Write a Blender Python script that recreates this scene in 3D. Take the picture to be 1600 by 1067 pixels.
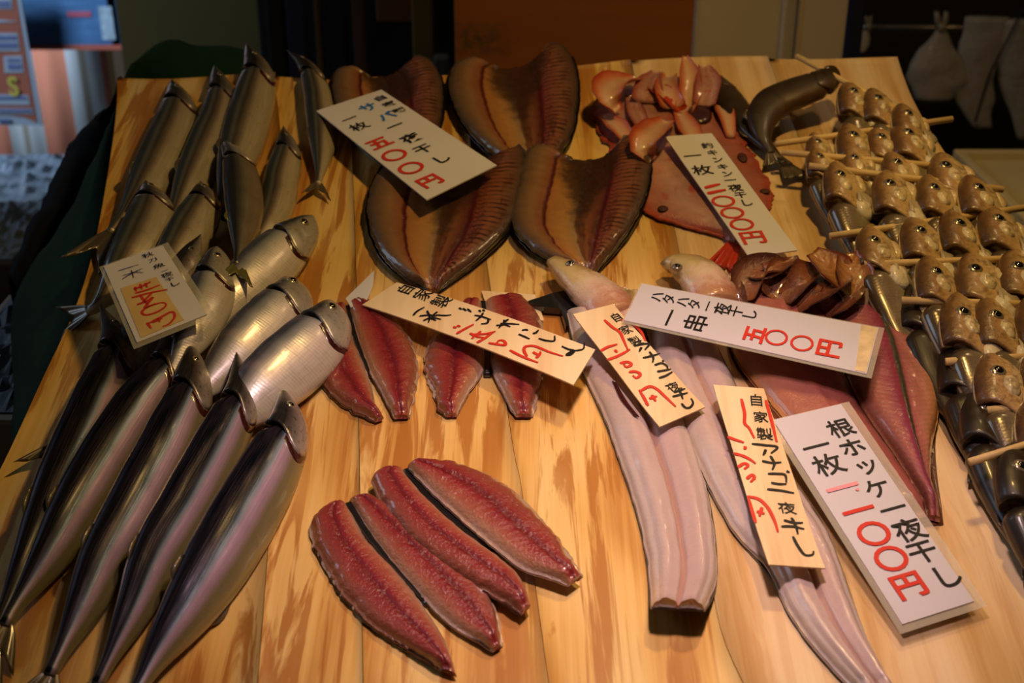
import bpy, math, random
import numpy as np
from mathutils import Vector, Matrix, noise as mnoise
random.seed(7)
for o in list(bpy.data.objects):
    bpy.data.objects.remove(o)
SC = bpy.context.scene
COL = SC.collection
# ------------------------------------------------------------------ camera
W_PX, H_PX, F_PX = 1600.0, 1067.0, 2000.0
TILT = math.radians(12)              # the display leans towards the customer
BASE_Z = 0.85
T = Matrix.Translation((0, 0, BASE_Z)) @ Matrix.Rotation(TILT, 4, 'X')    # board frame -> world
TH, DIST = math.radians(38), 1.05
CAM = np.array([0, -DIST * math.cos(TH), DIST * math.sin(TH)])
FW = np.array([0, math.cos(TH), -math.sin(TH)])
RT = np.array([1.0, 0, 0])
UP = np.array([0, math.sin(TH), math.cos(TH)])
cd = bpy.data.cameras.new('camera')
cam = bpy.data.objects.new('camera', cd)
COL.objects.link(cam)
M = Matrix((RT, UP, -FW)).transposed().to_4x4()
M.translation = Vector(CAM)
cam.matrix_world = T @ M
cd.sensor_width = 36
cd.lens = 36 * F_PX / W_PX
cd.clip_start = 0.02
cd.dof.use_dof = True
cd.dof.focus_distance = 0.98
cd.dof.aperture_fstop = 8
SC.camera = cam
SC.view_settings.view_transform = 'Standard'
SC.view_settings.look = 'None'
SC.view_settings.gamma = 1
SC.view_settings.use_curve_mapping = False
SC.view_settings.exposure = -0.3
# ------------------------------------------------------------------ world and lamps
wd = bpy.data.worlds.new('world')
SC.world = wd
wd.use_nodes = True
wd.node_tree.nodes['Background'].inputs[0].default_value = (1.0, 0.72, 0.42, 1)
wd.node_tree.nodes['Background'].inputs[1].default_value = 0.024


def lamp(name, kind, b, color, power, size, target=None, blend=0.6, angle=60):
    ld = bpy.data.lights.new(name, kind)
    lo = bpy.data.objects.new(name, ld)
    COL.objects.link(lo)
    p = T @ Vector(b)
    lo.location = p
    if target is not None:
        lo.rotation_euler = (T @ Vector(target) - p).to_track_quat('-Z', 'Y').to_euler()
    ld.color = color
    ld.energy = power
    if kind == 'AREA':
        ld.shape = 'DISK'
        ld.size = size
    else:
        ld.shadow_soft_size = size
    if kind == 'SPOT':
        ld.spot_size = math.radians(angle)
        ld.spot_blend = blend
    return lo


lamp('pink_stall_lamp', 'SPOT', (0.10, -0.20, 0.66), (1, .70, .68), 19.5, .035, (0.08, -0.22, 0), 1.0, 66)
lamp('warm_stall_lamp', 'SPOT', (0.25, 0.15, 0.85), (1, .64, .20), 16.5, .03, (0.14, 0.10, 0), 1.0, 118)
lamp('back_fill_light', 'POINT', (0.62, 0.62, 0.80), (1, .66, .32), 3.6, .04)  # unseen light added to brighten the wall and bags at the back
lamp('street_daylight', 'SPOT', (-2.2, 0.9, 1.3), (.66, .82, 1), 560, .4, (-1.35, 2.4, -.45), .8, 62)
lamp('street_sky_fill', 'AREA', (-2.3, 1.0, 1.1), (.64, .80, 1), 9, 1.0, (-1.0, .6, 0))
# ------------------------------------------------------------------ projection helpers (board frame)


def ray(px, py):
    return FW + RT * (px - W_PX / 2) / F_PX + UP * (H_PX / 2 - py) / F_PX


def P(px, py, h=0.0):
    d = ray(px, py)
    return CAM + d * ((h - CAM[2]) / d[2])


Ti = T.inverted()
CAMW = np.array(T @ Vector(CAM))
R3 = np.array(T.to_3x3())


def WY(px, py, y):
    """world point seen at a pixel, on the upright plane world-y = y"""
    d = R3 @ ray(px, py)
    return CAMW + d * ((y - CAMW[1]) / d[1])


def WZ(px, py, z):
    d = R3 @ ray(px, py)
    return CAMW + d * ((z - CAMW[2]) / d[2])


# ------------------------------------------------------------------ material helpers
class Mat:
    def __init__(self, name, rough=.5, spec=.5, metal=0, coat=0, coat_rough=.1, sss=0):
        m = bpy.data.materials.new(name)
        m.use_nodes = True
        self.m = m
        self.nt = m.node_tree
        self.b = self.nt.nodes['Principled BSDF']
        i = self.b.inputs
        i['Roughness'].default_value = rough
        i['Specular IOR Level'].default_value = spec
        i['Metallic'].default_value = metal
        i['Coat Weight'].default_value = coat
        i['Coat Roughness'].default_value = coat_rough
        if sss:
            i['Subsurface Weight'].default_value = sss
            i['Subsurface Radius'].default_value = (.006, .002, .001)
            i['Subsurface Scale'].default_value = 1.0

    def n(self, t, **kw):
        nd = self.nt.nodes.new(t)
        for k, v in kw.items():
            setattr(nd, k, v)
        return nd

    def link(self, a, b):
        self.nt.links.new(a, b)

    def set(self, inp, v):
        if hasattr(v, 'is_output'):
            self.link(v, inp)
        else:
            inp.default_value = v

    def math(self, op, a, b=0.0, c=None):
        nd = self.n('ShaderNodeMath', operation=op)
        self.set(nd.inputs[0], a)
        self.set(nd.inputs[1], b)
        if c is not None:
            self.set(nd.inputs[2], c)
        return nd.outputs[0]

    def uv(self):
        return self.n('ShaderNodeUVMap', uv_map='UVMap').outputs[0]

    def obj(self):
        return self.n('ShaderNodeTexCoord').outputs['Object']

    def sep(self, v):
        s = self.n('ShaderNodeSeparateXYZ')
        self.link(v, s.inputs[0])
        return s.outputs

    def scale(self, v, sx, sy, sz=1.0, loc=(0, 0, 0), rot=0.0):
        mp = self.n('ShaderNodeMapping')
        self.link(v, mp.inputs[0])
        mp.inputs['Scale'].default_value = (sx, sy, sz)
        mp.inputs['Location'].default_value = loc
        mp.inputs['Rotation'].default_value = (0, 0, rot)
        return mp.outputs[0]

    def noise(self, v, scale=5.0, detail=3.0, rough=.55, dist=0.0):
        nd = self.n('ShaderNodeTexNoise')
        if v is not None:
            self.link(v, nd.inputs['Vector'])
        nd.inputs['Scale'].default_value = scale
        nd.inputs['Detail'].default_value = detail
        nd.inputs['Roughness'].default_value = rough
        nd.inputs['Distortion'].default_value = dist
        return nd.outputs['Fac']

    def ramp(self, fac, stops, interp='LINEAR'):
        nd = self.n('ShaderNodeValToRGB')
        nd.color_ramp.interpolation = interp
        e = nd.color_ramp.elements
        while len(e) < len(stops):
            e.new(.5)
        for k, (p, c) in enumerate(stops):
            e[k].position = p
            if isinstance(c, (int, float)):
                c = (c, c, c)
            e[k].color = (*c[:3], 1)
        self.set(nd.inputs[0], fac)
        return nd.outputs[0]

    def mix(self, fac, a, b, mode='MIX'):
        nd = self.n('ShaderNodeMix', data_type='RGBA', blend_type=mode)
        self.set(nd.inputs[0], fac)
        for k, v in ((6, a), (7, b)):
            if isinstance(v, tuple):
                v = (*v[:3], 1)
            self.set(nd.inputs[k], v)
        return nd.outputs[2]

    def color(self, c):
        if isinstance(c, tuple):
            c = (*c[:3], 1)
        self.set(self.b.inputs['Base Color'], c)
        return self

    def bump(self, h, strength=.3, dist=.001):
        nd = self.n('ShaderNodeBump')
        nd.inputs['Strength'].default_value = strength
        nd.inputs['Distance'].default_value = dist
        self.link(h, nd.inputs['Height'])
        self.link(nd.outputs[0], self.b.inputs['Normal'])
        return self

    def rand(self):
        return self.n('ShaderNodeObjectInfo').outputs['Random']


def plain(name, c, rough=.5, spec=.5, metal=0, coat=0, var=.12, scale=8.0, sss=0):
    m = Mat(name, rough, spec, metal, coat, sss=sss)
    f = m.noise(m.obj(), scale, 3)
    d = tuple(x * (1 - var) for x in c)
    u = tuple(min(1, x * (1 + var)) for x in c)
    m.color(m.ramp(f, [(.3, d), (.7, u)]))
    return m


# --- cedar sheets
def wood(name, light, mid, dark, streak=1.0):
    m = Mat(name, .5, .35)
    o = m.obj()
    r = m.rand()
    off = m.n('ShaderNodeVectorMath', operation='ADD')
    cmb = m.n('ShaderNodeCombineXYZ')
    m.link(m.math('MULTIPLY', r, 3.1), cmb.inputs[0])
    m.link(m.math('MULTIPLY', r, 7.7), cmb.inputs[1])
    m.link(o, off.inputs[0])
    m.link(cmb.outputs[0], off.inputs[1])
    v = off.outputs[0]
    warp = m.noise(m.scale(v, 9, 2.2), 1.0, 2)
    x = m.sep(v)[0]
    ph = m.math('ADD', m.math('MULTIPLY', x, 95.0), m.math('MULTIPLY', warp, 16.0))
    rings = m.math('ADD', m.math('MULTIPLY', m.math('SINE', ph), .5), .5)
    fine = m.noise(m.scale(v, 260, 5), 1.0, 3)
    patch = m.noise(m.scale(v, 17, 3.0, 1, (3, 1, 0)), 1.0, 4, .6, .4)
    f = m.math('ADD', m.math('MULTIPLY', rings, .26), m.math('ADD', m.math('MULTIPLY', fine, .34), m.math('MULTIPLY', patch, .40)))
    c = m.ramp(f, [(.30, light), (.50, mid), (.68, dark)])
    # resin streaks
    st = m.noise(m.scale(v, 62, 5.0, 1, (8, 2, 0)), 1.0, 5, .6, .7)
    zone = m.ramp(m.noise(m.scale(v, 9, 4, 1, (2, 6, 0)), 1.0, 2), [(.34, .30), (.54, 1)])
    sk = m.math('MULTIPLY', m.ramp(st, [(.50, 0), (.565, streak)]), zone)
    c = m.mix(sk, c, (.40, .14, .018))
    m.color(c)
    m.set(m.b.inputs['Roughness'], m.ramp(patch, [(.3, .38), (.7, .6)]))
    m.bump(m.math('ADD', fine, m.math('MULTIPLY', rings, .4)), .25, .0006)
    return m


M_CEDAR = wood('cedar_sheet', (.80, .56, .22), (.73, .44, .125), (.52, .24, .05), .85)
M_CEDAR_PALE = wood('pale_cedar_sheet', (.78, .58, .35), (.72, .48, .24), (.58, .35, .13), .22)
M_SLIVER = wood('wood_price_slip', (.84, .66, .40), (.82, .62, .35), (.74, .52, .27), .12)
M_FRAME = plain('board_frame_wood', (.30, .16, .06), .7)


# --- whole fish skins: u = way round from the back (0) over the flank to the belly (.5), v = snout to tail
def skin(name, stops, metal=.6, rough=.32, lines=0.0, speck=0.0, bumpy=.25, coat=.3, pink=0.0, wobble=.02, dull=0):
    m = Mat(name, rough, .5, metal, coat, .15)
    uv = m.uv()
    u, v, _ = m.sep(uv)
    wob = m.noise(m.scale(uv, 3, 6), 1.0, 2)
    uu = m.math('ADD', u, m.math('MULTIPLY', m.math('SUBTRACT', wob, .5), wobble))
    c = m.ramp(uu, stops)
    streak = m.noise(m.scale(uv, 90, 7), 1.0, 3, .6)
    c = m.mix(m.ramp(streak, [(.40, .0), (.72, .22)]), c, tuple(x * .35 for x in stops[len(stops) // 2][1]))
    blot = m.noise(m.scale(uv, 5, 9), 1.0, 3)
    if pink:
        c = m.mix(m.ramp(blot, [(.45, 0), (.7, pink)]), c, (.62, .36, .50))
    h = streak
    if lines:
        ph = m.math('ADD', m.math('MULTIPLY', v, 430.0), m.math('MULTIPLY', u, 40.0))
        w = m.math('ADD', m.math('MULTIPLY', m.math('SINE', ph), .5), .5)
        msk = m.ramp(u, [(.12, 0), (.17, 1), (.40, .6), (.5, .1)])
        brk = m.ramp(m.noise(m.scale(uv, 16, 26), 1.0, 3), [(.38, .1), (.62, 1)])
        lf = m.math('MULTIPLY', m.math('MULTIPLY', m.math('MULTIPLY', w, msk), brk), lines)
        c = m.mix(lf, c, tuple(x * .45 for x in stops[len(stops) // 2][1]))
        h = m.math('ADD', m.math('MULTIPLY', m.math('MULTIPLY', w, brk), .35), m.math('MULTIPLY', streak, .6))
    if speck:
        sp = m.noise(m.scale(uv, 30, 60), 1.0, 2, .7)
        c = m.mix(m.ramp(sp, [(.58, 0), (.66, speck)]), c, (.06, .035, .02))
    m.color(c)
    if dull:
        k_ = m.ramp(u, [(dull - .03, .06), (dull + .03, 1)])
        m.set(m.b.inputs['Specular IOR Level'], m.math('MULTIPLY', k_, .5))
        m.set(m.b.inputs['Coat Weight'], m.math('MULTIPLY', k_, coat))
    m.set(m.b.inputs['Roughness'], m.ramp(blot, [(.3, rough * .75), (.7, rough * 1.35)]))
    m.bump(h, bumpy, .0006)
    return m


NAVY = (.012, .014, .022)
M_SAURY = skin('saury_skin', [(0, (.004, .005, .009)), (.180, (.005, .007, .013)), (.197, (.05, .075, .12)), (.212, (.28, .36, .48)),
                              (.234, (.60, .42, .60)), (.262, (.48, .32, .43)), (.295, (.25, .21, .10)), (.40, (.31, .27, .11)), (.47, (.40, .34, .20)), (.55, (.40, .33, .25)), (1, (.02, .02, .02))],  # lilac stops put the lamp highlight along the flank into the colour
               .34, .30, 0, pink=.0, wobble=.012, dull=.19)
M_SAURY_FAR = skin('far_saury_skin', [(0, (.012, .016, .018)), (.10, (.03, .04, .042)), (.135, (.12, .12, .11)), (.165, (.05, .045, .04)), (.20, (.20, .15, .12)),
                                      (.235, (.48, .40, .32)), (.30, (.58, .50, .36)), (.40, (.52, .43, .28)), (.5, (.45, .36, .24)), (1, (.02, .02, .02))], .32, .32, 0, .2, wobble=.02)
M_SAURY_HEAD = skin('saury_head', [(0, (.012, .011, .014)), (.17, (.022, .02, .022)), (.22, (.16, .13, .13)), (.30, (.50, .43, .40)),
                                   (.45, (.55, .47, .38)), (.6, (.3, .25, .2)), (1, (.03, .03, .03))], .5, .30, speck=.6)
M_HERRING = skin('herring_skin', [(0, (.03, .035, .05)), (.11, (.06, .07, .09)), (.15, (.28, .30, .33)), (.19, (.56, .56, .60)),
                                  (.25, (.74, .66, .68)), (.34, (.70, .63, .52)), (.45, (.66, .62, .52)), (.6, (.4, .36, .28)), (1, (.03, .03, .04))],
                 .22, .33, .45, pink=.2)
M_HERRING_HEAD = skin('herring_head', [(0, (.02, .022, .03)), (.13, (.05, .05, .06)), (.19, (.42, .40, .38)), (.32, (.62, .56, .50)),
                                       (.5, (.6, .52, .45)), (1, (.05, .05, .05))], .45, .32, speck=.35)
M_DARKFISH = skin('dusky_skin', [(0, (.012, .012, .016)), (.13, (.03, .03, .034)), (.18, (.12, .11, .10)), (.23, (.30, .25, .20)),
                                 (.40, (.40, .30, .20)), (.5, (.40, .29, .17)), (1, (.02, .02, .02))], .55, .34, .35)
M_SAND = skin('sandfish_skin', [(0, (.06, .038, .02)), (.10, (.13, .09, .05)), (.18, (.24, .18, .11)), (.30, (.40, .32, .21)),
                                (.45, (.55, .46, .33)), (.55, (.5, .4, .28)), (1, (.05, .03, .02))], .25, .28, .15, .3, coat=.8)
def sand_skin(name, stops, dark, amount):
    m = Mat(name, .38, .5, 0, .45, .2)
    u, v, _ = m.sep(m.uv())
    o = m.obj()
    n1, n2 = m.noise(o, 85, 4, .65), m.noise(o, 260, 3, .6)
    c = m.ramp(m.math('ADD', u, m.math('MULTIPLY', m.math('SUBTRACT', n1, .5), .16)), stops)
    c = m.mix(m.ramp(m.math('ADD', m.math('MULTIPLY', n1, .6), m.math('MULTIPLY', n2, .4)), [(.46, 0), (.62, amount)]), c, dark)
    m.color(c)
    m.bump(m.math('ADD', n1, m.math('MULTIPLY', n2, .5)), .7, .0016)
    return m


M_SAND_HEAD = sand_skin('sandfish_head', [(0, (.05, .025, .010)), (.10, (.15, .075, .028)), (.165, (.44, .25, .10)), (.25, (.66, .44, .20)), (.34, (.74, .58, .34)), (.44, (.80, .70, .50)),
                                          (.6, (.4, .3, .18)), (1, (.05, .03, .02))], (.14, .055, .016), .75)
M_SAND_JAW = sand_skin('sandfish_jaw', [(0, (.5, .3, .12)), (.3, (.60, .40, .18)), (.42, (.72, .58, .36)), (.55, (.74, .62, .44)), (1, (.5, .4, .25))], (.42, .22, .08), .45)
M_SAND_PALE = sand_skin('sandfish_gill_membrane', [(0, (.72, .58, .38)), (.5, (.82, .74, .58)), (1, (.6, .5, .35))], (.50, .30, .14), .35)
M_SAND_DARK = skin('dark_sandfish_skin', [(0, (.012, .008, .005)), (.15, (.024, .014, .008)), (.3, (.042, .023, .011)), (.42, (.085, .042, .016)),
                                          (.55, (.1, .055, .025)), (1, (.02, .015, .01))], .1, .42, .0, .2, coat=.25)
M_FIN = plain('fin_membrane', (.10, .075, .045), .4, .5, .2, .4)
M_FIN_GREEN = plain('greenish_fin', (.16, .15, .05), .35, .5, .3, .4)
M_FIN_PALE = plain('pale_fin', (.52, .42, .28), .4, .5, .1, .5)
M_GILL = plain('gill_cavity', (.045, .007, .006), .25, .5, 0, .7)
M_EYE = plain('eye_pupil', (.006, .005, .006), .06, .8, 0, 1, 0)
M_IRIS = plain('eye_iris', (.42, .34, .22), .2, .6, .6, .6)


# --- opened flesh: u = across the flap, v = head end to tail
def flesh(name, stops, wob=.05, fibre=(60, 10), bumpy=.5, rough=.3, coat=.6, sss=.08, blot=None, chev=0.0, chev_n=150.0, mott=.3, cavity=False, hatch=0):
    m = Mat(name, rough, .5, 0, coat, .12, sss)
    uv = m.uv()
    u, v, _ = m.sep(uv)
    w = m.noise(m.scale(uv, 2.5, 9), 1.0, 3)
    uu = m.math('ADD', u, m.math('MULTIPLY', m.math('SUBTRACT', w, .5), wob * 2))
    c = m.ramp(uu, stops)
    o = m.obj()
    grain = m.noise(o, 420, 3, .65)
    big = m.noise(o, 38, 4, .6)
    c = m.mix(m.ramp(big, [(.35, 0), (.75, mott)]), c, m.mix(.55, c, (.02, .005, .004)))
    h = m.math('MULTIPLY', grain, 1.1)
    if chev:
        au = m.math('ABSOLUTE', m.math('SUBTRACT', u, .5))
        ph = m.math('ADD', m.math('MULTIPLY', v, chev_n), m.math('MULTIPLY', au, 26.0))
        ph = m.math('ADD', ph, m.math('MULTIPLY', big, 5.0))
        ch = m.math('ADD', m.math('MULTIPLY', m.math('SINE', ph), .5), .5)
        c = m.mix(m.math('MULTIPLY', ch, chev), c, m.mix(.6, c, (.02, .004, .003)))
        h = m.math('ADD', h, m.math('MULTIPLY', ch, chev))
    if hatch:
        hv = m.math('ADD', m.math('MULTIPLY', v, 210.0), m.math('ADD', m.math('MULTIPLY', u, -38.0), m.math('MULTIPLY', big, 5.0)))
        hl = m.math('MULTIPLY', m.ramp(m.math('ADD', m.math('MULTIPLY', m.math('SINE', hv), .5), .5), [(.55, 0), (.85, 1)]), m.ramp(u, [(.715, 0), (.74, 1), (.93, 1), (.96, 0)]))
        hl = m.math('MULTIPLY', hl, m.ramp(m.noise(m.scale(uv, 8, 14), 1.0, 2), [(.35, .2), (.6, 1)]))
        c = m.mix(m.math('MULTIPLY', hl, hatch), c, (.045, .010, .008))
    if cavity:
        d_ = m.math('ABSOLUTE', m.math('SUBTRACT', u, .53))
        k_ = m.math('ADD', m.math('MULTIPLY', v, .42), m.math('ADD', m.math('MULTIPLY', d_, 1.0), m.math('MULTIPLY', m.math('SUBTRACT', big, .5), .30)))
        c = m.mix(m.ramp(k_, [(.18, .95), (.27, .85), (.36, 0)]), c, m.ramp(grain, [(.35, (.018, .008, .005)), (.65, (.05, .02, .011))]))
        vn = m.noise(m.scale(uv, 14, 5, 1, (2, 7, 0)), 1.0, 4, .6, .8)
        c = m.mix(m.math('MULTIPLY', m.ramp(vn, [(.55, 0), (.64, .7)]), m.ramp(u, [(.48, .12), (.56, 1)])), c, (.07, .02, .012))
    if blot:
        bl = m.noise(m.scale(uv, 6, 8, 1, (4, 4, 0)), 1.0, 4, .6)
        c = m.mix(m.ramp(bl, [(.56, 0), (.68, .85)]), c, blot)
    m.color(c)
    h = m.math('ADD', h, m.math('MULTIPLY', big, .9))
    m.bump(h, bumpy, .0012)
    return m


M_HFIL = flesh('herring_fillet', [(0, (0.320, 0.122, 0.068)), (.12, (0.288, 0.072, 0.040)), (.33, (0.288, 0.029, 0.028)), (.50, (0.152, 0.004, 0.011)),
                                  (.62, (0.272, 0.016, 0.022)), (.80, (0.368, 0.086, 0.048)), (.92, (0.440, 0.216, 0.120)), (1, (0.496, 0.331, 0.256))],
               .06, bumpy=.75, coat=.9, chev=.10, chev_n=170, mott=.3)
M_HSKIN = plain('herring_back_skin', (.018, .016, .016), .25, .5, .3, .8)
M_HRIM = plain('fillet_belly_skin', (.48, .34, .24), .3, .5, .25, .7)
M_MACK = flesh('mackerel_flesh', [(0, (.05, .035, .022)), (.05, (.15, .085, .045)), (.15, (.29, .145, .06)), (.228, (.27, .09, .04)), (.246, (.085, .008, .010)), (.258, (.10, .010, .012)),
                                  (.272, (.40, .16, .045)), (.38, (.48, .23, .065)), (.455, (.44, .23, .08)), (.488, (.42, .26, .12)), (.505, (.20, .09, .04)), (.53, (.17, .06, .028)),
                                  (.60, (.24, .085, .035)), (.672, (.13, .03, .022)), (.69, (.07, .006, .012)), (.712, (.10, .008, .018)), (.735, (.25, .06, .04)), (.86, (.27, .10, .05)),
                                  (.95, (.13, .06, .035)), (1, (.04, .03, .02))],
               .010, bumpy=.50, coat=.6, chev=.07, chev_n=110, mott=.35, cavity=True, hatch=.95)
M_MACKSKIN = plain('mackerel_skin', (.022, .022, .02), .25, .5, .4, .8)
M_EEL = flesh('conger_flesh', [(0, (0.430, 0.336, 0.299)), (.06, (0.585, 0.470, 0.422)), (.28, (0.568, 0.420, 0.387)), (.44, (0.585, 0.437, 0.396)), (.495, (0.430, 0.227, 0.176)),
                               (.55, (0.568, 0.403, 0.378)), (.75, (0.550, 0.395, 0.370)), (.94, (0.568, 0.454, 0.405)), (1, (0.387, 0.302, 0.264))],
              .015, bumpy=.30, coat=.5, sss=.15, mott=.12, chev=.035, chev_n=420)
M_EELHEAD = Mat('conger_head', .35, .5, 0, .5, .12, .08)
_u, _v, _ = M_EELHEAD.sep(M_EELHEAD.uv())
_o = M_EELHEAD.obj()
_n = M_EELHEAD.noise(_o, 110, 4, .65)
_c = M_EELHEAD.ramp(M_EELHEAD.math('ADD', _u, M_EELHEAD.math('MULTIPLY', M_EELHEAD.math('SUBTRACT', _n, .5), .12)),
                    [(0, (.52, .26, .10)), (.07, (.62, .44, .22)), (.17, (.60, .46, .20)), (.27, (.42, .28, .11)), (.5, (.26, .16, .07)), (.8, (.3, .2, .1)), (1, (.52, .26, .10))])
_w = M_EELHEAD.math('ADD', _v, M_EELHEAD.math('MULTIPLY', M_EELHEAD.math('SUBTRACT', _n, .5), .5))
_c = M_EELHEAD.mix(M_EELHEAD.ramp(_w, [(.42, 0), (.60, .9), (.80, .9), (.95, .6)]), _c, M_EELHEAD.ramp(_w, [(.5, (.72, .58, .42)), (.72, (.66, .44, .34)), (.9, (.46, .16, .11))]))
M_EELHEAD.color(_c)
M_EELHEAD.bump(M_EELHEAD.math('ADD', _n, M_EELHEAD.math('MULTIPLY', M_EELHEAD.noise(_o, 45, 3), 1.4)), .6, .002)
M_HOKKE = flesh('atka_flesh', [(0, (.50, .22, .08)), (.08, (.46, .17, .10)), (.3, (.46, .16, .12)), (.6, (.40, .11, .09)), (.9, (.32, .08, .07)), (1, (.14, .05, .03))],
                .05, bumpy=.5, coat=.7, mott=.3, chev=.12, chev_n=90)
M_HOKKE2 = flesh('atka_bone_flesh', [(0, (.20, .06, .04)), (.25, (.42, .14, .12)), (.40, (.30, .05, .09)), (.47, (.26, .035, .06)), (.50, (.045, .04, .02)), (.54, (.05, .045, .022)),
                                     (.57, (.38, .10, .10)), (.8, (.48, .19, .12)), (.93, (.54, .24, .08)), (1, (.55, .26, .06))],
                 .012, bumpy=.45, coat=.8, mott=.25, chev=.20, chev_n=330)
M_HOKHEAD = flesh('atka_head', [(0, (.26, .08, .03)), (.3, (.34, .12, .05)), (.6, (.22, .07, .035)), (1, (.10, .035, .02))], .1, bumpy=.8, coat=.6, blot=(.05, .025, .015), mott=.6)
M_AMBER = flesh('amber_gill_plate', [(0, (.28, .06, .015)), (.4, (.48, .20, .05)), (.7, (.52, .24, .08)), (1, (.20, .04, .015))], .1, (60, 10), .6, .3, .6, mott=.5, chev=.35, chev_n=40)
M_KINKI = flesh('rockfish_flesh', [(0, (.45, .06, .03)), (.08, (.46, .15, .10)), (.3, (.58, .32, .25)), (.45, (.48, .20, .16)), (.6, (.54, .27, .21)), (.8, (.46, .16, .13)), (.93, (.46, .12, .08)), (1, (.46, .06, .03))],
                .08, bumpy=.8, coat=.7, mott=.55, blot=(.40, .05, .035), chev=.10, chev_n=60)
M_KINKIHEAD = flesh('rockfish_gill', [(0, (.55, .08, .02)), (.3, (.66, .32, .18)), (.55, (.68, .42, .28)), (.8, (.60, .16, .06)), (1, (.48, .05, .02))], .08, bumpy=.5, coat=.6, mott=.3)
M_REDFIN = flesh('red_tail_fin', [(0, (.55, .03, .012)), (.5, (.50, .045, .015)), (1, (.55, .03, .012))], .05, bumpy=.8, coat=.3, mott=.3)
# --- others
M_SKEWER = plain('bamboo_skewer', (.70, .47, .20), .5, .4, 0, 0, .15, 60)
M_PAPER = plain('white_price_card', (.70, .65, .63), .45, .4, 0, .25, .03, 12)
M_PAPER_SHEEN = plain('film_sheen_card', (.60, .56, .60), .45, .4, 0, .25, .03, 12)  # white card with the film's lilac reflection mixed into its colour
M_PAPER_YEL = plain('yellowed_paper', (.66, .44, .16), .6, .3, 0, 0, .12, 30)
M_INK = plain('black_ink', (.012, .010, .010), .5, .3, 0, 0, 0)
M_REDINK = plain('red_ink', (.62, .035, .02), .5, .3, 0, 0, 0)
M_PINKINK = plain('faded_red_ink', (.80, .30, .33), .5, .3, 0, 0, 0)
M_BLUEINK = plain('blue_ink', (.02, .16, .50), .5, .3, 0, 0, 0)


def film(name, c, alpha, rough=.12):
    m = Mat(name, rough, .6, 0, .3)
    m.color(c)
    m.b.inputs['Alpha'].default_value = alpha
    m.bump(m.noise(m.obj(), 30, 3), .15, .002)
    return m


M_LAM = film('laminate_film', (.72, .66, .52), .30, .12)
M_POLY = film('clear_poly', (.8, .78, .76), .75, .3)


# ------------------------------------------------------------------ object helpers
def link_mesh(name, verts, faces, mat, parent=None, uvs=None, smooth=True, label=None, mats=None, fm=None):
    me = bpy.data.meshes.new(name)
    me.from_pydata([tuple(map(float, v)) for v in verts], [], [tuple(map(int, f)) for f in faces])
    for k in (mats or [mat]):
        me.materials.append(k.m)
    if uvs is not None:
        ul = me.uv_layers.new(name='UVMap')
        li = np.zeros(len(me.loops), dtype=np.int32)
        me.loops.foreach_get('vertex_index', li)
        ul.data.foreach_set('uv', np.asarray(uvs, dtype=np.float32)[li].ravel())
    if fm is not None:
        me.polygons.foreach_set('material_index', fm)
    if smooth:
        me.polygons.foreach_set('use_smooth', [True] * len(me.polygons))
    me.update()
    o = bpy.data.objects.new(name, me)
    COL.objects.link(o)
    if parent is not None:
        o.parent = parent
    if label:
        o['label'] = label
    return o


def tag(o, label=None, cat=None, group=None, kind=None):
    for k, v in (('label', label), ('category', cat), ('group', group), ('kind', kind)):
        if v:
            o[k] = v
    return o


class Thing:
    """an Empty at the thing's base; parts are given in the board frame (or the world with world=True)"""

    def __init__(s, name, label, cat, base, group=None, world=False, kind=None):
        s.base = np.array(base, float)
        s.e = bpy.data.objects.new(name, None)
        s.e.empty_display_size = .02
        COL.objects.link(s.e)
        s.e.matrix_world = Matrix.Translation(Vector(s.base)) if world else T @ Matrix.Translation(Vector(s.base))
        tag(s.e, label, cat, group, kind)

    def part(s, name, mesh, mat, parent=None, **kw):
        v, f = mesh[0], mesh[1]
        uv = mesh[2] if len(mesh) > 2 else None
        v = np.asarray(v, float) - s.base
        return link_mesh(name, v, f, mat, parent or s.e, uv, **kw)


def single(name, mesh, mat, label, cat, group=None, kind=None, world=False, base=None, **kw):
    v = np.asarray(mesh[0], float)
    b = v.mean(0) if base is None else np.array(base, float)
    if base is None:
        b[2] = v[:, 2].min()
    o = link_mesh(name, v - b, mesh[1], mat, None, mesh[2] if len(mesh) > 2 else None, **kw)
    o.matrix_world = Matrix.Translation(Vector(b)) if world else T @ Matrix.Translation(Vector(b))
    return tag(o, label, cat, group, kind)


def join(*ms):
    V, Fc, U = [], [], []
    n = 0
    for m in ms:
        V.append(np.asarray(m[0], float))
        Fc += [tuple(i + n for i in f) for f in m[1]]
        U.append(np.asarray(m[2]) if len(m) > 2 else np.zeros((len(m[0]), 2)))
        n += len(m[0])
    return np.vstack(V), Fc, np.vstack(U)


def catmull(pts, n):
    """n points at equal steps along a smooth curve through pts (any number of columns)"""
    p = np.asarray(pts, float)
    if len(p) == 2:
        t = np.linspace(0, 1, n)[:, None]
        return p[0] * (1 - t) + p[1] * t
    q = np.vstack([2 * p[0] - p[1], p, 2 * p[-1] - p[-2]])
    out = []
    for i in range(1, len(q) - 2):
        t = np.linspace(0, 1, 24, endpoint=False)[:, None]
        a, b, c, d = q[i - 1], q[i], q[i + 1], q[i + 2]
        out.append(.5 * ((2 * b) + (c - a) * t + (2 * a - 5 * b + 4 * c - d) * t ** 2 + (3 * b - a - 3 * c + d) * t ** 3))
    out.append(p[-1:])
    c = np.vstack(out)
    L = np.concatenate([[0], np.cumsum(np.linalg.norm(np.diff(c[:, :3], axis=0), axis=1))])
    s = np.linspace(0, L[-1], n)
    return np.column_stack([np.interp(s, L, c[:, k]) for k in range(c.shape[1])])


def smooth_interp(xs, xp, yp):
    return catmull(np.column_stack([xp, yp]), 400) if False else np.interp(xs, xp, yp)


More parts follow.
